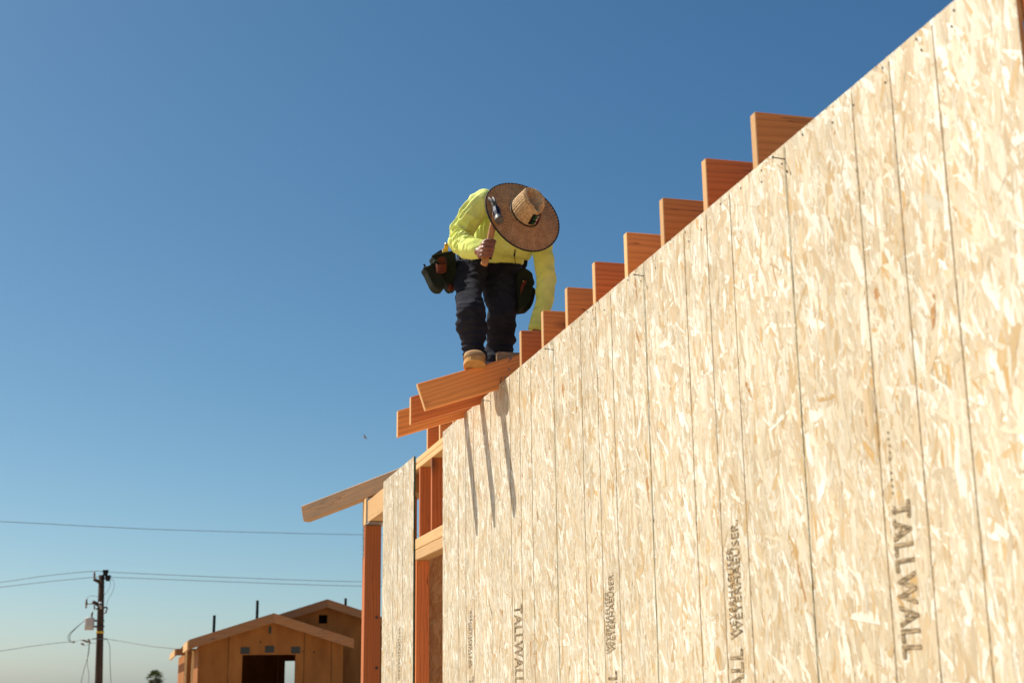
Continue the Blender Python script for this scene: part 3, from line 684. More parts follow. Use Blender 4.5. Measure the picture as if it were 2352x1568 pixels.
k = NB('skin', .5); k.b.inputs['Subsurface Weight'].default_value = .08; k.b.inputs['Subsurface Radius'].default_value = (.01, .004, .002)
M['skin'] = k.color(k.ramp(k.noise(k.coords('Object', (50, 50, 50)), 1, 4), [(.3, (.17, .055, .026)), (.7, (.25, .090, .045))]))
k = NB('tan_suede', .9, .2); M['suede'] = k.color(k.ramp(k.noise(k.coords('Object', (22, 22, 22)), 1, 5), [(.3, (.34, .20, .09)), (.7, (.52, .33, .16))]))
k = NB('crepe_sole', .8, .2); M['sole'] = k.color(k.ramp(k.noise(k.coords('Object', (40, 40, 40)), 1, 4), [(.3, (.44, .24, .08)), (.7, (.58, .34, .13))]))
k = NB('black_hair', .5); M['hair'] = k.color((.012, .009, .007))
k = NB('brass', .35); k.b.inputs['Metallic'].default_value = 1.; M['brass'] = k.color((.55, .38, .16))

PERSON = empty('person', (-.05, 7.2, 3.24), 'stooping worker in yellow-green shirt and wide straw hat standing on the rafters', 'person')
RX = rgt  # camera right in world terms is not used for placement below; widths run along world x
def ringpx(xl_, xr_, y, Y, depth, tilt=0.0):
    a = at(xl_, y, Y); b = at(xr_, y, Y); c = (a + b) / 2; u = (b - a) / 2; return (c, Vector((u.x, 0, u.z)), Vector((0, depth, depth * tilt)))
def wr_leg(seed, amp=.035, k0=20):
    def f(s, a):
        w = mnoise.noise(Vector((math.cos(a) * 1.1 + seed, math.sin(a) * 1.1, s * k0)))
        w2 = math.sin(s * 46 + 2.2 * math.sin(a + seed) + 3 * mnoise.noise(Vector((s * 6, seed, 0))))
        env = .25 + 1.0 * max(0, min(1, (s - .45) * 3)) * (1 if s < .88 else .5)
        return amp * (w * 1.4 + .55 * w2 * env)
    return f
# --- trousers
legR = loft([ringpx(1050, 1128, 590, 7.28, .125), ringpx(1042, 1122, 620, 7.24, .12, .2), ringpx(1043, 1114, 645, 7.16, .105, .3), ringpx(1045.5, 1106, 670, 7.07, .092, .3), ringpx(1049, 1112, 703, 6.99, .085, .1),
             ringpx(1050, 1115, 728, 6.99, .083, -.1), ringpx(1049, 1118, 751, 7.02, .084, -.1), ringpx(1056, 1117, 763, 7.03, .074), ringpx(1062, 1111, 782, 7.05, .070), ringpx(1065, 1111, 803, 7.06, .070), ringpx(1067, 1117, 823, 7.07, .072)], 48, 9, wr_leg(1.0))
legL = loft([ringpx(1112, 1200, 590, 7.32, .125), ringpx(1110, 1200, 620, 7.30, .12), ringpx(1109, 1198, 653, 7.25, .11), ringpx(1113, 1196, 687, 7.20, .095), ringpx(1121, 1190, 711, 7.19, .087),
             ringpx(1119, 1182, 733, 7.20, .085), ringpx(1123, 1186, 752, 7.25, .084), ringpx(1118, 1180, 768, 7.29, .076), ringpx(1119, 1183, 788, 7.33, .074), ringpx(1116, 1177, 803, 7.36, .074), ringpx(1113, 1174, 856, 7.36, .085)], 48, 9, wr_leg(4.0))
pelv = loft([ringpx(1062, 1190, 570, 7.32, .10), ringpx(1050, 1196, 590, 7.32, .135), ringpx(1044, 1198, 612, 7.31, .14), ringpx(1055, 1190, 640, 7.30, .10)], 48, 8)
tme = to_remesh([legR, legL, pelv], .005, 2)
def trouser_fold(c, n):
    p = Vector((c.x * 5, c.y * 5, c.z * 26)); q = Vector((c.x * 9 + c.z * 16, c.y * 9, c.z * 10 - c.x * 12))
    low = max(0, min(1, (3.62 - c.z) / .18))
    a = 1 - abs(mnoise.noise(p)) * 2.4; b = 1 - abs(mnoise.noise(q)) * 2.4
    return .0115 * low * a + .006 * (1 - low * .5) * b - .004
displace(tme, trouser_fold)
TR = link('trousers', tme, M['denim'], PERSON, True)

# --- shirt
S_R = Z1(985, 450, 6.99); E_R = Z1(640, 930, 7.02); W_R = Z1(930, 1098, 6.80)
S_L = at(1243, 540, 7.00); E_L = at(1254, 650, 7.03); W_L = at(1238, 740, 7.03)
def limb_rings(pts, rad, n=5, flat=1.0):
    C = cr(pts, n); R_ = interp(rad, len(C)); out = []; prev = Vector((0, 1, 0))
    for i, p in enumerate(C):
        t = (C[min(i + 1, len(C) - 1)] - C[max(i - 1, 0)]).normalized(); a = (prev - prev.dot(t) * t).normalized(); prev = a; b = t.cross(a)
        out.append((p, a * R_[i] * flat, b * R_[i]))
    return out
def wr_slv(seed, amp, elbow, width):
    def f(s, a):
        e = math.exp(-((s - elbow) / width) ** 2)
        w = math.sin(s * 58 + 1.8 * math.sin(a + seed) + 4 * mnoise.noise(Vector((s * 5, math.cos(a), seed))))
        n_ = mnoise.noise(Vector((math.cos(a) * 1.5 + seed, math.sin(a) * 1.5, s * 7)))
        return amp * (1.1 * w * e + .55 * n_)
    return f
armR = loft(limb_rings([S_R + Vector((.03, .02, -.03)), S_R, S_R.lerp(E_R, .5) + Vector((-.012, 0, .012)), E_R + Vector((0.012, .01, .0)), E_R.lerp(W_R, .45) + Vector((-.012, -.0, -.026)), W_R + Vector((-.010, 0, .0)), W_R + Vector((.022, -.012, -.004))],
                       [.07, .074, .064, .060, .054, .050, .047]), 44, 3, wr_slv(2, .075, .62, .22))
armL = loft(limb_rings([S_L + Vector((-.02, .0, .03)), S_L, S_L.lerp(E_L, .5), E_L, E_L.lerp(W_L, .5) + Vector((.006, 0, 0)), W_L + Vector((-.006, 0, 0)), W_L + Vector((-.016, 0, -.045))],
                       [.07, .066, .055, .054, .047, .041, .043]), 44, 3, wr_slv(5, .045, .45, .12))
sh_dir = (S_L - S_R).normalized(); chest_c = (S_R + S_L) / 2
hem_c = at(1143, 601, 7.27)
tor_ax = (chest_c - hem_c).normalized()
fr = Vector((0, -.75, -.66))
tors = loft([(hem_c + Vector((0, 0, -.012)), Vector((.148, 0, .004)), Vector((0, .125, .03))), (hem_c + Vector((.0, -.01, .02)), Vector((.152, 0, 0)), Vector((0, .132, .03))),
             (hem_c.lerp(chest_c, .4) + Vector((-.01, .0, .012)), sh_dir * .176, Vector((0, .11, .075))), (hem_c.lerp(chest_c, .75) + Vector((0, .01, .015)), sh_dir * .172, Vector((0, .095, .10))),
             (chest_c + Vector((0, -.01, .012)), sh_dir * .175, Vector((0, .075, .085))), (chest_c + Vector((.01, -.08, .01)), sh_dir * .115, Vector((0, .035, .06))), (chest_c + Vector((.015, -.11, .005)), sh_dir * .06, Vector((0, .02, .05)))], 56, 8)
sme = to_remesh([armR, armL, tors], .0048, 2)
def shirt_fold(c, n):
    q = Vector((c.x * 6 + c.z * 9, c.y * 7, c.z * 5 - c.x * 8)); a = 1 - abs(mnoise.noise(q)) * 2.2
    r = 1 - abs(mnoise.noise(Vector((c.x * 13 - c.z * 11, c.y * 10 + 3, c.z * 12 + c.x * 9)))) * 2.4
    dE = (c - E_R).length; e = math.exp(-(dE / .17) ** 2)
    d1 = Vector((c.x * 9, c.y * 9, c.z * 9)); tdir = (W_R - E_R).normalized(); s = (c - E_R).dot(tdir)
    ring = 1 - abs(mnoise.noise(Vector((s * 38, n.x * 1.2, n.z * 1.2)))) * 2.4
    fo = max(0.0, 1 - (c - (E_R + W_R) / 2).length / .15)
    return .0065 * a + .0035 * r + .014 * max(e, fo) * ring - .004
displace(sme, shirt_fold)
SH = link('shirt', sme, M['hiviz'], PERSON, True)
# rolled cuffs
for wpt, el_, rr in ((W_R + Vector((.022, -.012, -.004)), E_R, .047), (W_L + Vector((-.016, 0, -.042)), E_L, .044)):
    d = (wpt - el_).normalized(); v, f = tube_data([wpt - d * .030, wpt - d * .015, wpt + d * .004, wpt + d * .007, wpt + d * .002], [rr * .98, rr * 1.03, rr * 1.05, rr * .98, rr * .88], 28, False)
    link('cuff', mesh('cuff', v, f), M['hiviz'], SH, True)

# --- hat frame (camera-facing tilt measured from the brim ellipse)
def camdir(x, y, z): return (ROT @ Vector((x, y, z))).normalized()
HU = camdir(.43, .53, .73); HF = camdir(.352, -.844, .404); HF = (HF - HF.dot(HU) * HU).normalized(); HS = HU.cross(HF) * -1
HC = at(1197.5, 498.5, 6.80)
def HP(s, f, u): return HC + HS * s + HF * f + HU * u       # side, front, up
HM = Matrix((HS, HF, HU)).transposed()
# --- hands (five fingers each) and the body underneath
ham_b = Z1(1000, 1300, 6.735); ham_t = Z1(1130, 640, 6.71)
hax = (ham_t - ham_b).normalized()
grip = ham_b.lerp(ham_t, .28)
pc0 = Z1(985, 1110, 6.775)
right_cam = camdir(1, 0, 0); toward = camdir(0, 0, 1)
def fist(centre, ax, out, side, s=1.0, flip=1):
    """palm and fingers closed round an axis. ax: along the handle to the thumb side; out: from palm to the back of the handle; side: completes"""
    parts = []
    palm = centre - side * .030 * s
    parts.append(ell(palm - ax * .004, .041 * s, .026 * s, .020 * s, Matrix((ax, out, side)).transposed(), 16, 10))
    for i, (dz, r, L) in enumerate([(.031, .0098, 1.0), (.011, .0102, 1.06), (-.009, .0098, 1.0), (-.028, .0086, .9)]):
        o_ = centre + ax * dz * s
        p = [o_ - side * .030 * s + out * .010 * s, o_ - side * .020 * s + out * .031 * s * L, o_ + side * .004 * s + out * .033 * s * L, o_ + side * .026 * s + out * .016 * s, o_ + side * .018 * s - out * .006 * s]
        parts.append(caps(cr(p, 3), list(interp([r * s * 1.15, r * s * 1.12, r * s, r * s * .98, r * s * .85], 13)), 10))
    th = [palm + ax * .020 * s - out * .012 * s, palm + ax * .046 * s - out * .004 * s + side * .010 * s, palm + ax * .052 * s + out * .006 * s + side * .036 * s, palm + ax * .046 * s + out * .008 * s + side * .058 * s]
    parts.append(caps(cr(th, 4), list(interp([.0135 * s, .0125 * s, .011 * s, .0092 * s], 13)), 10))
    return parts
parts = fist(grip, hax, toward, right_cam, 1.08)
neck0 = chest_c + Vector((.005, -.06, .03)); headc = HC - HU * .045
parts.append(caps([W_R + Vector((-.03, .01, 0)), grip - right_cam * .034 - hax * .008], [.026, .023], 14))
parts.append(caps([S_R, E_R + Vector((.012, .01, 0))], [.042, .034])); parts.append(caps([E_R + Vector((.012, .01, 0)), W_R], [.030, .023]))
parts.append(caps([S_L, E_L, W_L + Vector((-.016, 0, -.06))], [.045, .036, .026]))
hl = W_L + Vector((-.018, -.005, -.10))
parts.append(ell(hl, .030, .018, .044)); 
for i, dx in enumerate((-.024, -.009, .007, .022)):
    L = (.058, .066, .063, .050)[i]; b_ = hl + Vector((dx, -.004, -.030))
    parts.append(caps([b_, b_ + Vector((dx * .2, -.014, -L * .5)), b_ + Vector((dx * .2, -.002, -L))], [.0098, .0092, .008], 10))
parts.append(caps([hl + Vector((-.024, -.004, .014)), hl + Vector((-.047, -.014, -.012)), hl + Vector((-.050, -.022, -.038))], [.013, .0115, .0095], 10))
parts.append(caps([W_L + Vector((-.016, 0, -.05)), hl], [.026, .025], 12))
parts.append(caps([chest_c + Vector((0, -.02, 0)), neck0, headc - HF * .035 - HU * .02], [.055, .052, .05]))
parts.append(caps([hem_c + Vector((0, 0, .01)), hem_c.lerp(chest_c, .5), chest_c], [.075, .07, .06], 16))
parts.append(caps([S_R, chest_c, S_L], [.05, .06, .05], 12))
hipR = at(1090, 612, 7.26); hipL = at(1155, 612, 7.30)
parts.append(caps([hipR, hem_c + Vector((0, 0, -.03)), hipL], [.06, .07, .06], 12))
parts.append(caps([hipR, at(1082, 705, 7.0), at(1092, 822, 7.06)], [.055, .045, .028], 12)); parts.append(caps([hipL, at(1155, 715, 7.2), at(1146, 825, 7.38)], [.055, .045, .028], 12))
RH = Matrix((HS, HF, HU)).transposed()
parts.append(ell(headc - HF * .005, .072, .090, .085, RH)); parts.append(ell(headc + HF * .022 - HU * .06, .056, .064, .065, RH))
parts.append(caps([headc + HF * .082 - HU * .025, headc + HF * .104 - HU * .052], [.010, .014], 10))
for sgn in (-1, 1):
    parts.append(ell(headc + HS * sgn * .074 - HU * .035 - HF * .005, .010, .018, .028, RH, 10, 8))
parts.append(caps([headc + HF * .082 - HU * .088 - HS * .02, headc + HF * .088 - HU * .088, headc + HF * .082 - HU * .088 + HS * .02], [.006, .007, .006], 8))
bme = to_remesh(parts, .0042, 2, .4)
BODY = link('body', bme, M['skin'], PERSON, True)
v, f = ell(headc - HF * .014 + HU * .004, .077, .088, .087, RH); link('hair', mesh('hair', v, f), M['hair'], BODY, True)
k = NB('eye_white', .2); M['eye'] = k.color((.7, .68, .65))
for sgn in (-1, 1):
    c = headc + HS * sgn * .031 + HF * .073 - HU * .030; v, f = ell(c, .012, .012, .012, RH, 12, 8); e_ = link('eye', mesh('eye', v, f), M['eye'], BODY, True)
    v, f = ell(c + HF * .009, .006, .004, .006, RH, 10, 6); link('iris', mesh('iris', v, f), M['hair'], e_, True)

# --- hat
k = NB('woven_straw', .75, .25)
tc = k.n('TexCoord'); mp = k.n('Mapping'); mp.inputs['Scale'].default_value = (1, 1, 1); k.l(tc.outputs['UV'], mp.inputs['Vector'])
bk = k.n('TexBrick'); bk.inputs['Scale'].default_value = 1.0; bk.inputs['Mortar Size'].default_value = .09; bk.inputs['Mortar Smooth'].default_value = .6
bk.inputs['Brick Width'].default_value = 1.5; bk.inputs['Row Height'].default_value = .62; bk.offset = .5
bk.inputs['Color1'].default_value = (.86, .52, .27, 1); bk.inputs['Color2'].default_value = (.64, .36, .18, 1); bk.inputs['Mortar'].default_value = (.20, .10, .05, 1); k.l(mp.outputs[0], bk.inputs['Vector'])
n1 = k.noise(k.coords('Object', (22, 22, 22)), 1, 4); c = k.mix(bk.outputs['Color'], k.ramp(n1, [(.3, (.72, .66, .60)), (.7, (1.1, 1.08, 1.0))]), 1.0, 'MULTIPLY')
inv = k.n('Math', operation='SUBTRACT'); inv.inputs[0].default_value = 1.0; k.l(bk.outputs['Fac'], inv.inputs[1])
k.bump(inv.outputs[0], .9, .003); M['straw'] = k.color(c)
k = NB('pale_straw', .7, .25)
tc = k.n('TexCoord'); wn = k.n('TexNoise'); wn.inputs['Scale'].default_value = .9; k.l(tc.outputs['UV'], wn.inputs['Vector'])
wa = k.n('MixRGB', blend_type='ADD'); wa.inputs[0].default_value = .9; k.l(tc.outputs['UV'], wa.inputs[1]); k.l(wn.outputs['Color'], wa.inputs[2]); bk = k.n('TexBrick'); bk.inputs['Scale'].default_value = 1.0; bk.inputs['Mortar Size'].default_value = .08; bk.inputs['Mortar Smooth'].default_value = .7
bk.inputs['Brick Width'].default_value = 1.3; bk.inputs['Row Height'].default_value = .8; bk.offset = .5
bk.inputs['Color1'].default_value = (.86, .62, .34, 1); bk.inputs['Color2'].default_value = (.55, .35, .17, 1); bk.inputs['Mortar'].default_value = (.30, .17, .075, 1); k.l(wa.outputs[0], bk.inputs['Vector'])
inv = k.n('Math', operation='SUBTRACT'); inv.inputs[0].default_value = 1.0; k.l(bk.outputs['Fac'], inv.inputs[1]); k.bump(inv.outputs[0], .9, .003); M['straw2'] = k.color(bk.outputs['Color'])
def grid_mesh(name, fn, nu, nv, closed_u=True, uvs=(1, 1)):
    v = []; f = []; uvc = []
    for j in range(nv + 1):
        for i in range(nu): v.append(fn(i / nu, j / nv))
    for j in range(nv):
        for i in range(nu if closed_u else nu - 1):
            a = j * nu + i; b = j * nu + (i + 1) % nu; f.append([a, b, b + nu, a + nu]); uvc += [(i * uvs[0], j * uvs[1]), ((i + 1) * uvs[0], j * uvs[1]), ((i + 1) * uvs[0], (j + 1) * uvs[1]), (i * uvs[0], (j + 1) * uvs[1])]
    me = mesh(name, v, f); uv = me.uv_layers.new(name='UVMap'); uv.data.foreach_set('uv', np.array(uvc, np.float32).ravel()); return me
BR = .2215; CX, CY = .079, .093; LIFT = .036
def brim_pt(u, t):
    a = 2 * math.pi * u; ca, sa = math.cos(a), math.sin(a)
    r0x, r0y = CX + .004, CY + .004
    x = ca * (r0x + (BR - r0x) * t); y = sa * (r0y + (BR - r0y) * t)
    z = LIFT * (1 - t) ** 1.3 + .018 * t ** 3 * (abs(ca) ** 2) - .006 * t * t * sa + .002 * math.sin(a * 3 + 1) * t
    return x, y, z
def weave_z(u, t, nu, nv): return .0022 * math.sin(u * nu * 2 * math.pi + (math.pi if int(t * nv) % 2 else 0)) * math.sin(t * nv * math.pi) 
HATW = (64, 15)
def brim(u, t, lower=0):
    x, y, z = brim_pt(u, t); return HP(x, y, z + weave_z(u, t, *HATW) - lower)
NU, NV = 420, 72
hme = grid_mesh('hat', lambda u, t: brim(u, t), NU, NV, True, (HATW[0] * 1.5 * 1.5 / NU, HATW[1] * .62 * 2.5 / NV))
HAT = link('straw_hat', hme, M['straw'], PERSON, True); sol = HAT.modifiers.new('thick', 'SOLIDIFY'); sol.thickness = .003; sol.offset = -1
def crown_pt(u, t):
    a = 2 * math.pi * u; ca, sa = math.cos(a), math.sin(a); H = .130
    if t < .62:
        s = t / .62; k_ = 1 - .17 * s ** 1.6; z = H * s; x = CX * k_ * ca; y = CY * k_ * sa
        pinch = s ** 2 * .020 * math.exp(-((a - math.pi * .5 - .62 * (1 if a > math.pi / 2 else -1)) / .38) ** 2)
        x -= pinch * ca * 1.2; y -= pinch * sa * .6
    else:
        s = (t - .62) / .38; k_ = .83 * (1 - s); rr = 1 - s
        z = H + .010 * math.sin(min(1, s * 2.2) * math.pi) - .0 ; x = CX * k_ * ca; y = CY * k_ * sa
        xn = x / (CX * .83)
        z -= .040 * math.exp(-(xn / .34) ** 2) * (1 - rr ** 3) ** .8 * (1 - .35 * (y / CY))
        pz = .020 * math.exp(-((a - math.pi * .5 - .62 * (1 if a > math.pi / 2 else -1)) / .38) ** 2) * rr
        x -= pz * ca * 1.2; y -= pz * sa * .6
    if t > .55: z -= .0 
    # front slopes lower than the back
    z *= 1 - .10 * max(0, sa) * min(1, t * 1.4)
    return x, y, z + LIFT - .004
def crown(u, t):
    x, y, z = crown_pt(u, t); w = .0026 * math.sin(u * 34 * 2 * math.pi + (math.pi if int(t * 18) % 2 else 0)) * math.sin(t * 18 * math.pi) * min(1, (1 - t) * 3)
    n_ = Vector((math.cos(2 * math.pi * u), math.sin(2 * math.pi * u), 0 if t < .6 else 1.5)).normalized() * w
    return HP(x + n_.x, y + n_.y, z + n_.z)
cme = grid_mesh('crown', crown, 352, 104, True, (52 * 1.3 / 352, 26 * .8 / 104)); link('crown', cme, M['straw2'], HAT, True)
k = NB('black_binding', .8); M['binding'] = k.color((.012, .011, .011))
def ringtube(name, fn, n, r, mat, parent, ns=8, squash=1.0):
    P_ = [fn(i / n) for i in range(n)]; v = []; f = []
    for i, p in enumerate(P_):
        t = (P_[(i + 1) % n] - P_[i - 1]).normalized(); a = HU; a = (a - a.dot(t) * t).normalized(); b = t.cross(a)
        for j in range(ns): an = 2 * math.pi * j / ns; v.append(p + (a * math.cos(an) * squash + b * math.sin(an)) * r)
    for i in range(n):
        for j in range(ns): f.append([i * ns + j, i * ns + (j + 1) % ns, ((i + 1) % n) * ns + (j + 1) % ns, ((i + 1) % n) * ns + j])
    return link(name, mesh(name, v, f), mat, parent, True)
ringtube('brim_binding', lambda u: HP(*brim_pt(u, 1.0)), 120, .0048, M['binding'], HAT)
ringtube('hat_cord', lambda u: HP(*(lambda q: (q[0] * 1.045, q[1] * 1.045, q[2]))(crown_pt(u, .07))), 90, .0036, M['binding'], HAT)
# patch on the front of the crown: black cloth with three-colour lettering
def patch_pt(s, h, off):                     # s: -1..1 across, h: 0..1 up the crown
    a = math.pi / 2 + s * .47 + .10; u = a / (2 * math.pi); t = .15 + h * .36
    x, y, z = crown_pt(u, t); r = Vector((x, y, 0)).normalized(); return HP(x + r.x * (off + .0055), y + r.y * (off + .0055), z)
def col_mat(name, c, e=0.0): k = NB(name, .8, .1); return k.color(c)
M['pt_black'] = col_mat('patch_black', (.010, .010, .010)); M['pt_g'] = col_mat('patch_green', (.02, .17, .05)); M['pt_w'] = col_mat('patch_white', (.75, .72, .66)); M['pt_r'] = col_mat('patch_red', (.45, .01, .035))
v = []; f = []
for j in range(9):
    for i in range(17): v.append(patch_pt(-1 + i / 8, j / 8, 0))
for j in range(8):
    for i in range(16): a = j * 17 + i; f.append([a, a + 1, a + 18, a + 17])
PT = link('hat_patch', mesh('hat_patch', v, f), M['pt_black'], HAT, True); sm_ = PT.modifiers.new('t', 'SOLIDIFY'); sm_.thickness = .001; sm_.offset = 1
def patch_text(body, s0, s1, h0, h1, mat):
    cu = bpy.data.curves.new('t', 'FONT'); cu.body = body; cu.offset = .02; ob = bpy.data.objects.new('tmp', cu); COL.objects.link(ob)
    dg = bpy.context.evaluated_depsgraph_get(); me = bpy.data.meshes.new_from_object(ob.evaluated_get(dg)); bpy.data.objects.remove(ob)
    xs = [w.co.x for w in me.vertices]; mn, mx = min(xs), max(xs)
    for w in me.vertices:
        w.co = patch_pt(s0 + (w.co.x - mn) / (mx - mn) * (s1 - s0), h0 + w.co.y / .7 * (h1 - h0), .0016)
    me.name = 'lettering'; link('lettering', me, mat, PT)
patch_text('HE', -.62, -.28, .74, .92, M['pt_g']); patch_text('CHO', -.22, .28, .74, .92, M['pt_w']); patch_text('EN', .36, .72, .74, .92, M['pt_r'])
patch_text('ME', -.50, -.14, .06, .24, M['pt_g']); patch_text('XI', -.10, .14, .06, .24, M['pt_w']); patch_text('CO', .18, .52, .06, .24, M['pt_r'])
def patch_shape(name, pts, mat):
    link(name, mesh(name, [patch_pt(s, h, .0016) for s, h in pts], [list(range(len(pts)))]), mat, PT)
patch_shape('emblem', [(-.75, .60), (-.45, .62), (-.2, .50), (0, .34), (-.3, .40), (-.55, .50)], M['pt_g'])
patch_shape('emblem', [(-.28, .63), (.22, .63), (0, .36)], M['pt_w']); patch_shape('emblem', [(.30, .63), (.80, .66), (.62, .44), (.42, .30), (.08, .32)], M['pt_r'])
# chin cord with bead hanging below the brim
tube('chin_cord', cr([Z1(1412, 1095, 6.86), Z1(1408, 1150, 6.87), Z1(1412, 1215, 6.90), Z1(1425, 1290, 6.98)], 5), .0022, M['binding'], HAT, 6)
tube('chin_cord', cr([Z1(1432, 1098, 6.86), Z1(1424, 1140, 6.87), Z1(1412, 1170, 6.88)], 5), .0022, M['binding'], HAT, 6)
v, f = ell(Z1(1410, 1175, 6.88), .006, .006, .009, None, 10, 8); link('cord_bead', mesh('cord_bead', v, f), M['binding'], HAT, True)

# --- boots
def boot(toe, heel, w, parent):
    d = (heel - toe); L = d.length; d.normalize(); s = Vector((0, 0, 1)).cross(d).normalized(); upv = d.cross(s)
    if upv.z < 0: upv = -upv
    B = empty_child = None
    rings = []
    for t, hw, h in [(0.035, .55, .034), (.07, .86, .056), (.16, 1.02, .070), (.33, 1.02, .078), (.5, .90, .090), (.65, .78, .11), (.82, .78, .12), (.97, .70, .11), (1.0, .5, .09)]:
        c = toe + d * L * t + upv * (h * .5 + .012); rings.append((c, s * w * .5 * hw, upv * h * .5))
    v, f = loft(rings, 32, 5)
    u_ = to_remesh([(v, f), caps([toe + d * L * .74 + upv * .07, toe + d * L * .60 + upv * .21], [.042, .038], 16)], .005, 3)
    bo = link('boot', u_, M['suede'], parent, True)
    out = []; n = 28
    for i in range(n):
        a = 2 * math.pi * i / n; sg = lambda q, e: math.copysign(abs(q) ** e, q); t = .5 - .5 * sg(math.cos(a), .85); hw = 1.0 * (1 - .22 * math.exp(-((t - .6) / .2) ** 2)) * (1 if t < .85 else 1 - (t - .85) * 1.2)
        out.append(toe + d * (L * t * 1.02 - .006) + s * sg(math.sin(a), .75) * (w * .56) * hw)
    v = [p for p in out] + [p + upv * .023 for p in out]; f = [list(range(n))[::-1], list(range(n, 2 * n))] + [[i, (i + 1) % n, n + (i + 1) % n, n + i] for i in range(n)]
    link('sole', mesh('sole', v, f), M['sole'], bo)
    return bo
ball = at(1090, 845, 6.968); toe = at(1090.5, 827, 6.875)
boot(toe, ball + (ball - toe) * 1.75, .114, PERSON)
p = at(1146, 868, 7.29); boot(p, p + Vector((.01, .26, .0)), .1, PERSON)

# --- tool belt with two pouches
BELT = link('tool_belt', (lambda vf: mesh('tool_belt', *vf))(loft([(at(1120, 592, 7.30) + Vector((0, 0, dz)), Vector((r, 0, 0)), Vector((0, r * .86, .02))) for dz, r in ((-.035, .168), (-.03, .178), (.03, .178), (.035, .168))], 40, 2)), M['strapblack'], PERSON, True)
def ZP(zx, zy, Y): return at((1680 + zx * .12754) * .57422, (980 + zy * .12754) * .57422, Y)
def bag(name, poly_f, th, mat, parent, puff=.02, Yn=None):
    """a sewn pocket: outline on its front, bulging, real depth"""
    n = len(poly_f); c = sum(poly_f, Vector()) / n; back = Vector((.0, th, 0))
    rings = []; layers = [(.90, -puff), (.985, -puff * .72), (1.0, -puff * .2), (1.0, 1.0), (.9, 1.1)]
    v = []; f = []
    for s, o_ in layers:
        off = Vector((0, o_, 0)) if o_ < 0 else back * o_
        for p in poly_f: v.append(c + (p - c) * s + off)
    for l_ in range(len(layers) - 1):
        for i in range(n): f.append([l_ * n + i, l_ * n + (i + 1) % n, (l_ + 1) * n + (i + 1) % n, (l_ + 1) * n + i])
    f.append(list(range(n))[::-1]); f.append([(len(layers) - 1) * n + i for i in range(n)])
    me = mesh(name, v, f); bm = bmesh.new(); bm.from_mesh(me); bmesh.ops.recalc_face_normals(bm, faces=bm.faces[:]); bm.to_mesh(me); bm.free()
    return link(name, me, mat, parent, False)
def smooth_poly(pts, n=4): P_ = [Vector(p) for p in pts]; m = len(P_); out = []
def closed(pts, n=4):
    P_ = [Vector(p) for p in pts]; m = len(P_); out = []
    for i in range(m):
        a, b, c, d = P_[i - 1], P_[i], P_[(i + 1) % m], P_[(i + 2) % m]
        for k_ in range(n):
            t = k_ / n; out.append(.5 * ((2 * b) + (c - a) * t + (2 * a - 5 * b + 4 * c - d) * t * t + (3 * b - a - 3 * c + d) * t ** 3))
    return out
Yp = 7.22
big = bag('pouch', closed([ZP(*q, Yp) for q in [(385, 350), (700, 275), (1010, 220), (1090, 330), (1110, 700), (1140, 1150), (1120, 1380), (1040, 1400), (960, 1420), (860, 1330), (780, 1180), (620, 980), (500, 700), (400, 470)]], 3), .07, M['canvas'], BELT, .035)
outer = bag('outer_pocket', closed([ZP(*q, Yp - .05) for q in [(110, 720), (260, 680), (380, 590), (430, 480), (560, 560), (640, 860), (740, 1150), (745, 1370), (640, 1425), (500, 1400), (390, 1290), (310, 1130), (200, 900)]], 3), .07, M['canvas'], big, .03)
rim = tube('rim_binding', cr([ZP(*q, Yp - .04) for q in [(385, 360), (480, 320), (700, 270), (1000, 215)]], 5), .006, M['canvas'], big, 8)
rim2 = tube('rim_binding', cr([ZP(*q, Yp - .085) for q in [(108, 735), (220, 710), (340, 640), (400, 560)]], 5), .006, M['canvas'], outer, 8)
# hammer loop of red leather
lc = [ZP(490, 560, Yp - .06), ZP(520, 640, Yp - .11), ZP(670, 660, Yp - .125), ZP(815, 620, Yp - .11), ZP(835, 520, Yp - .06), ZP(760, 420, Yp - .045), ZP(650, 410, Yp - .045), ZP(540, 480, Yp - .05)]
P_ = closed(lc, 4); v = []; f = []; n = len(P_)
for p in P_: v += [p + Vector((0, 0, .008)), p - Vector((0, 0, .042)), p - Vector((0, 0, .042)) + Vector((0, .003, 0)), p + Vector((0, .003, .008))]
for i in range(n): a = 4 * i; b = 4 * ((i + 1) % n); f += [[a, b, b + 1, a + 1], [a + 3, a, b, b + 3][::-1], [a + 2, a + 3, b + 3, b + 2][::-1]]
lp = link('hammer_loop', mesh('hammer_loop', v, f), M['leather'], big, False)
v, f = ell(ZP(955, 1330, Yp - .05), .017, .012, .020, None, 14, 10); link('leather_corner', mesh('leather_corner', v, f), M['leather'], big, True)
tube('side_flap', [ZP(1040, 160, 7.24), ZP(1035, 40, 7.24), ZP(1020, -60, 7.24)], [.012, .016, .012], M['leather'], BELT, 8)
def ZQ(zx, zy, Y): return at((2030 + zx * .2551) * .57422, (960 + zy * .2551) * .57422, Y)
pk = bag('pouch', closed([ZQ(*q, 7.12) for q in [(205, 455), (290, 470), (370, 535), (385, 600), (410, 690), (380, 760), (360, 880), (320, 990), (250, 1065), (170, 1090), (150, 900), (150, 600)]], 3), .08, M['canvas'], BELT, .03)
bag('outer_pocket', closed([ZQ(*q, 7.17) for q in [(380, 745), (430, 800), (415, 900), (385, 1010), (330, 1095), (250, 1115), (170, 1110), (170, 950), (280, 820)]], 3), .06, M['canvas'], pk, .02)
fl_ = bag('leather_flap', [ZQ(*q, 7.07) for q in [(240, 635), (308, 640), (260, 740), (205, 850), (208, 740)]], .004, M['leather'], pk, .002)
v, f = ell(ZQ(250, 645, 7.06), .004, .003, .004, None, 10, 6); link('rivet', mesh('rivet', v, f), M['brass'], fl_, True)
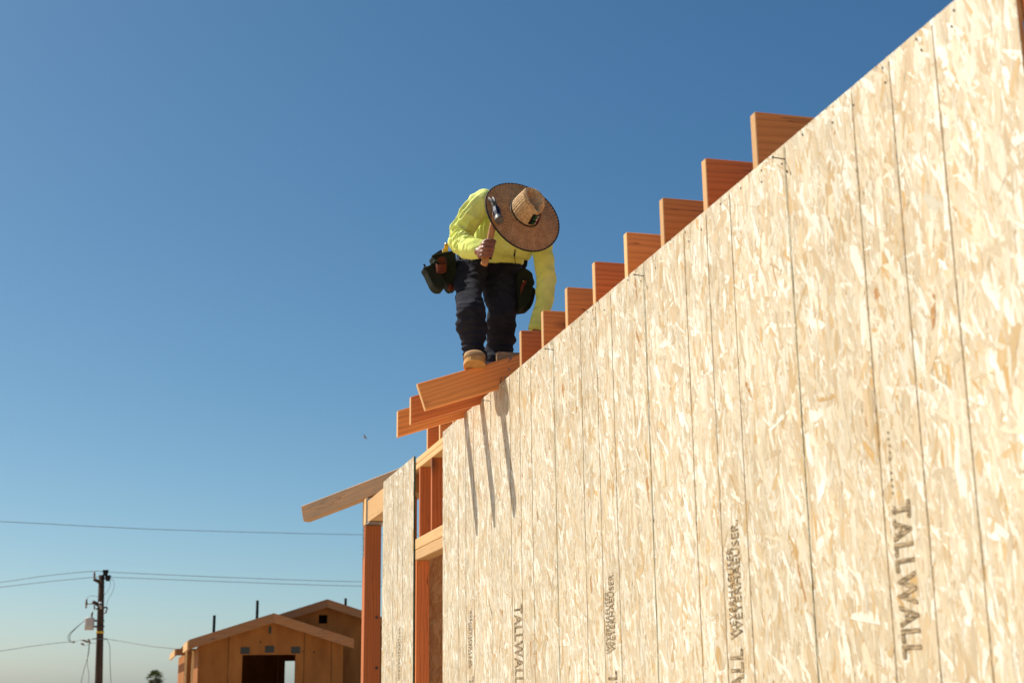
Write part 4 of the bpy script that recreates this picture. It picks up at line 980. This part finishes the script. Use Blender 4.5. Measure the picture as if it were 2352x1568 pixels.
bag('back_pad', closed([ZQ(*q, 7.28) for q in [(150, 250), (250, 200), (310, 210), (312, 300), (300, 410), (270, 450), (200, 440), (160, 340)]], 3), .05, M['strapblack'], BELT, .015)

# tools carried in the pouch
k = NB('yellow_rule_paint', .45); M['rule'] = k.color((.75, .42, .02))
a = ZP(790, 300, Yp + .0); b = ZP(800, 120, Yp + .0); c = ZP(820, -10, Yp + .0)
FR = empty('folding_rule', a, 'yellow folding rule sticking out of the green tool pouch', 'folding rule')
board('rule_stick', a - Vector((0, 0, .03)), b, .032, .012, M['rule'], FR, Vector((1, 0, 0)), .0015)
board('rule_stick', a - Vector((-.006, -.013, .03)), c + Vector((.004, .013, 0)), .024, .008, M['rule'], FR, Vector((1, 0, 0)), .0015)
tube('rule_tip', [c + Vector((.004, .013, .001)), c + Vector((.004, .013, .012))], [.012, .010], M['brass'], FR, 10)
a = ZP(190, 720, Yp - .03); b = ZP(120, 600, Yp - .03)
PN = tube('marker_pen', [a + (a - b) * .6, b + (a - b) * .2, b], [.0055, .0055, .0045], M['pipe'], None, 10); tag(PN, 'thin black marker pen poking out of the outer pouch pocket', 'marker pen')
a = ZP(440, 330, Yp); b = ZP(720, 200, Yp + .02)
bag_sq = board('carpenter_square', a - Vector((0, 0, .02)), b + Vector((0, 0, -.01)), .010, .045, M['strapblack'], None, Vector((0, 1, 0)), .001)
tag(bag_sq, 'flat black square lying in the mouth of the green pouch', 'square tool')

# --- hammer held in the fist
HAM = empty('hammer', ham_b, 'steel claw hammer with an orange-brown wooden handle raised in the fist', 'hammer')
k = NB('hickory', .5); M['hick'] = k.color(k.mix((.46, .20, .06), (.16, .06, .02), k.ramp(k.noise(k.coords('Object', (60, 60, 22)), 1, 5, .7), [(.5, 0), (.7, .8)])))
k = NB('forged_steel', .55); k.b.inputs['Metallic'].default_value = .7; M['steel'] = k.color(k.ramp(k.noise(k.coords('Object', (60, 60, 60)), 1, 4), [(.3, (.07, .07, .07)), (.7, (.17, .17, .17))]))
k = NB('blue_steel', .4); k.b.inputs['Metallic'].default_value = .5; M['bsteel'] = k.color((.016, .022, .045))
hp = [Z1(985, 1315, 6.735), Z1(1000, 1270, 6.735), Z1(1040, 1120, 6.733), Z1(1085, 900, 6.728), Z1(1112, 760, 6.72), Z1(1128, 660, 6.715), Z1(1140, 560, 6.71)]
tube('handle', cr(hp, 4), list(interp([.013, .0145, .0125, .0135, .0125, .010, .009], 25)), M['hick'], HAM, 14, squash=[1.35] * 25)
face = Z1(1200, 695, 6.665); hub = Z1(1168, 590, 6.705)
fd = (face - hub).normalized()
hd_ = tube('head', [Z1(1150, 520, 6.715), hub, hub.lerp(face, .5)], [.019, .025, .018], M['bsteel'], HAM, 8, False)
tube('striking_face', [hub.lerp(face, .5), hub.lerp(face, .62), hub.lerp(face, .66), face, face + fd * .002], [.018, .018, .0235, .024, .022], M['steel'], hd_, 20, False)
tube('cheek', cr([hub, Z1(1150, 520, 6.715), Z1(1128, 460, 6.72)], 4), list(interp([.020, .019, .0165], 9)), M['steel'], hd_, 8, True, squash=list(interp([.7, .6, .5], 9)))
for (x1, y1), (x2, y2), (x3, y3) in (((1122, 500), (1100, 440), (1058, 402)), ((1142, 498), (1136, 435), (1110, 394))):
    pts = cr([Z1(x1, y1, 6.72), Z1(x2, y2, 6.722), Z1(x3, y3, 6.74)], 4)
    tube('claw', pts, list(interp([.0165, .0155, .0120], 9)), M['steel'], hd_, 8, True, squash=[.45] * 9)
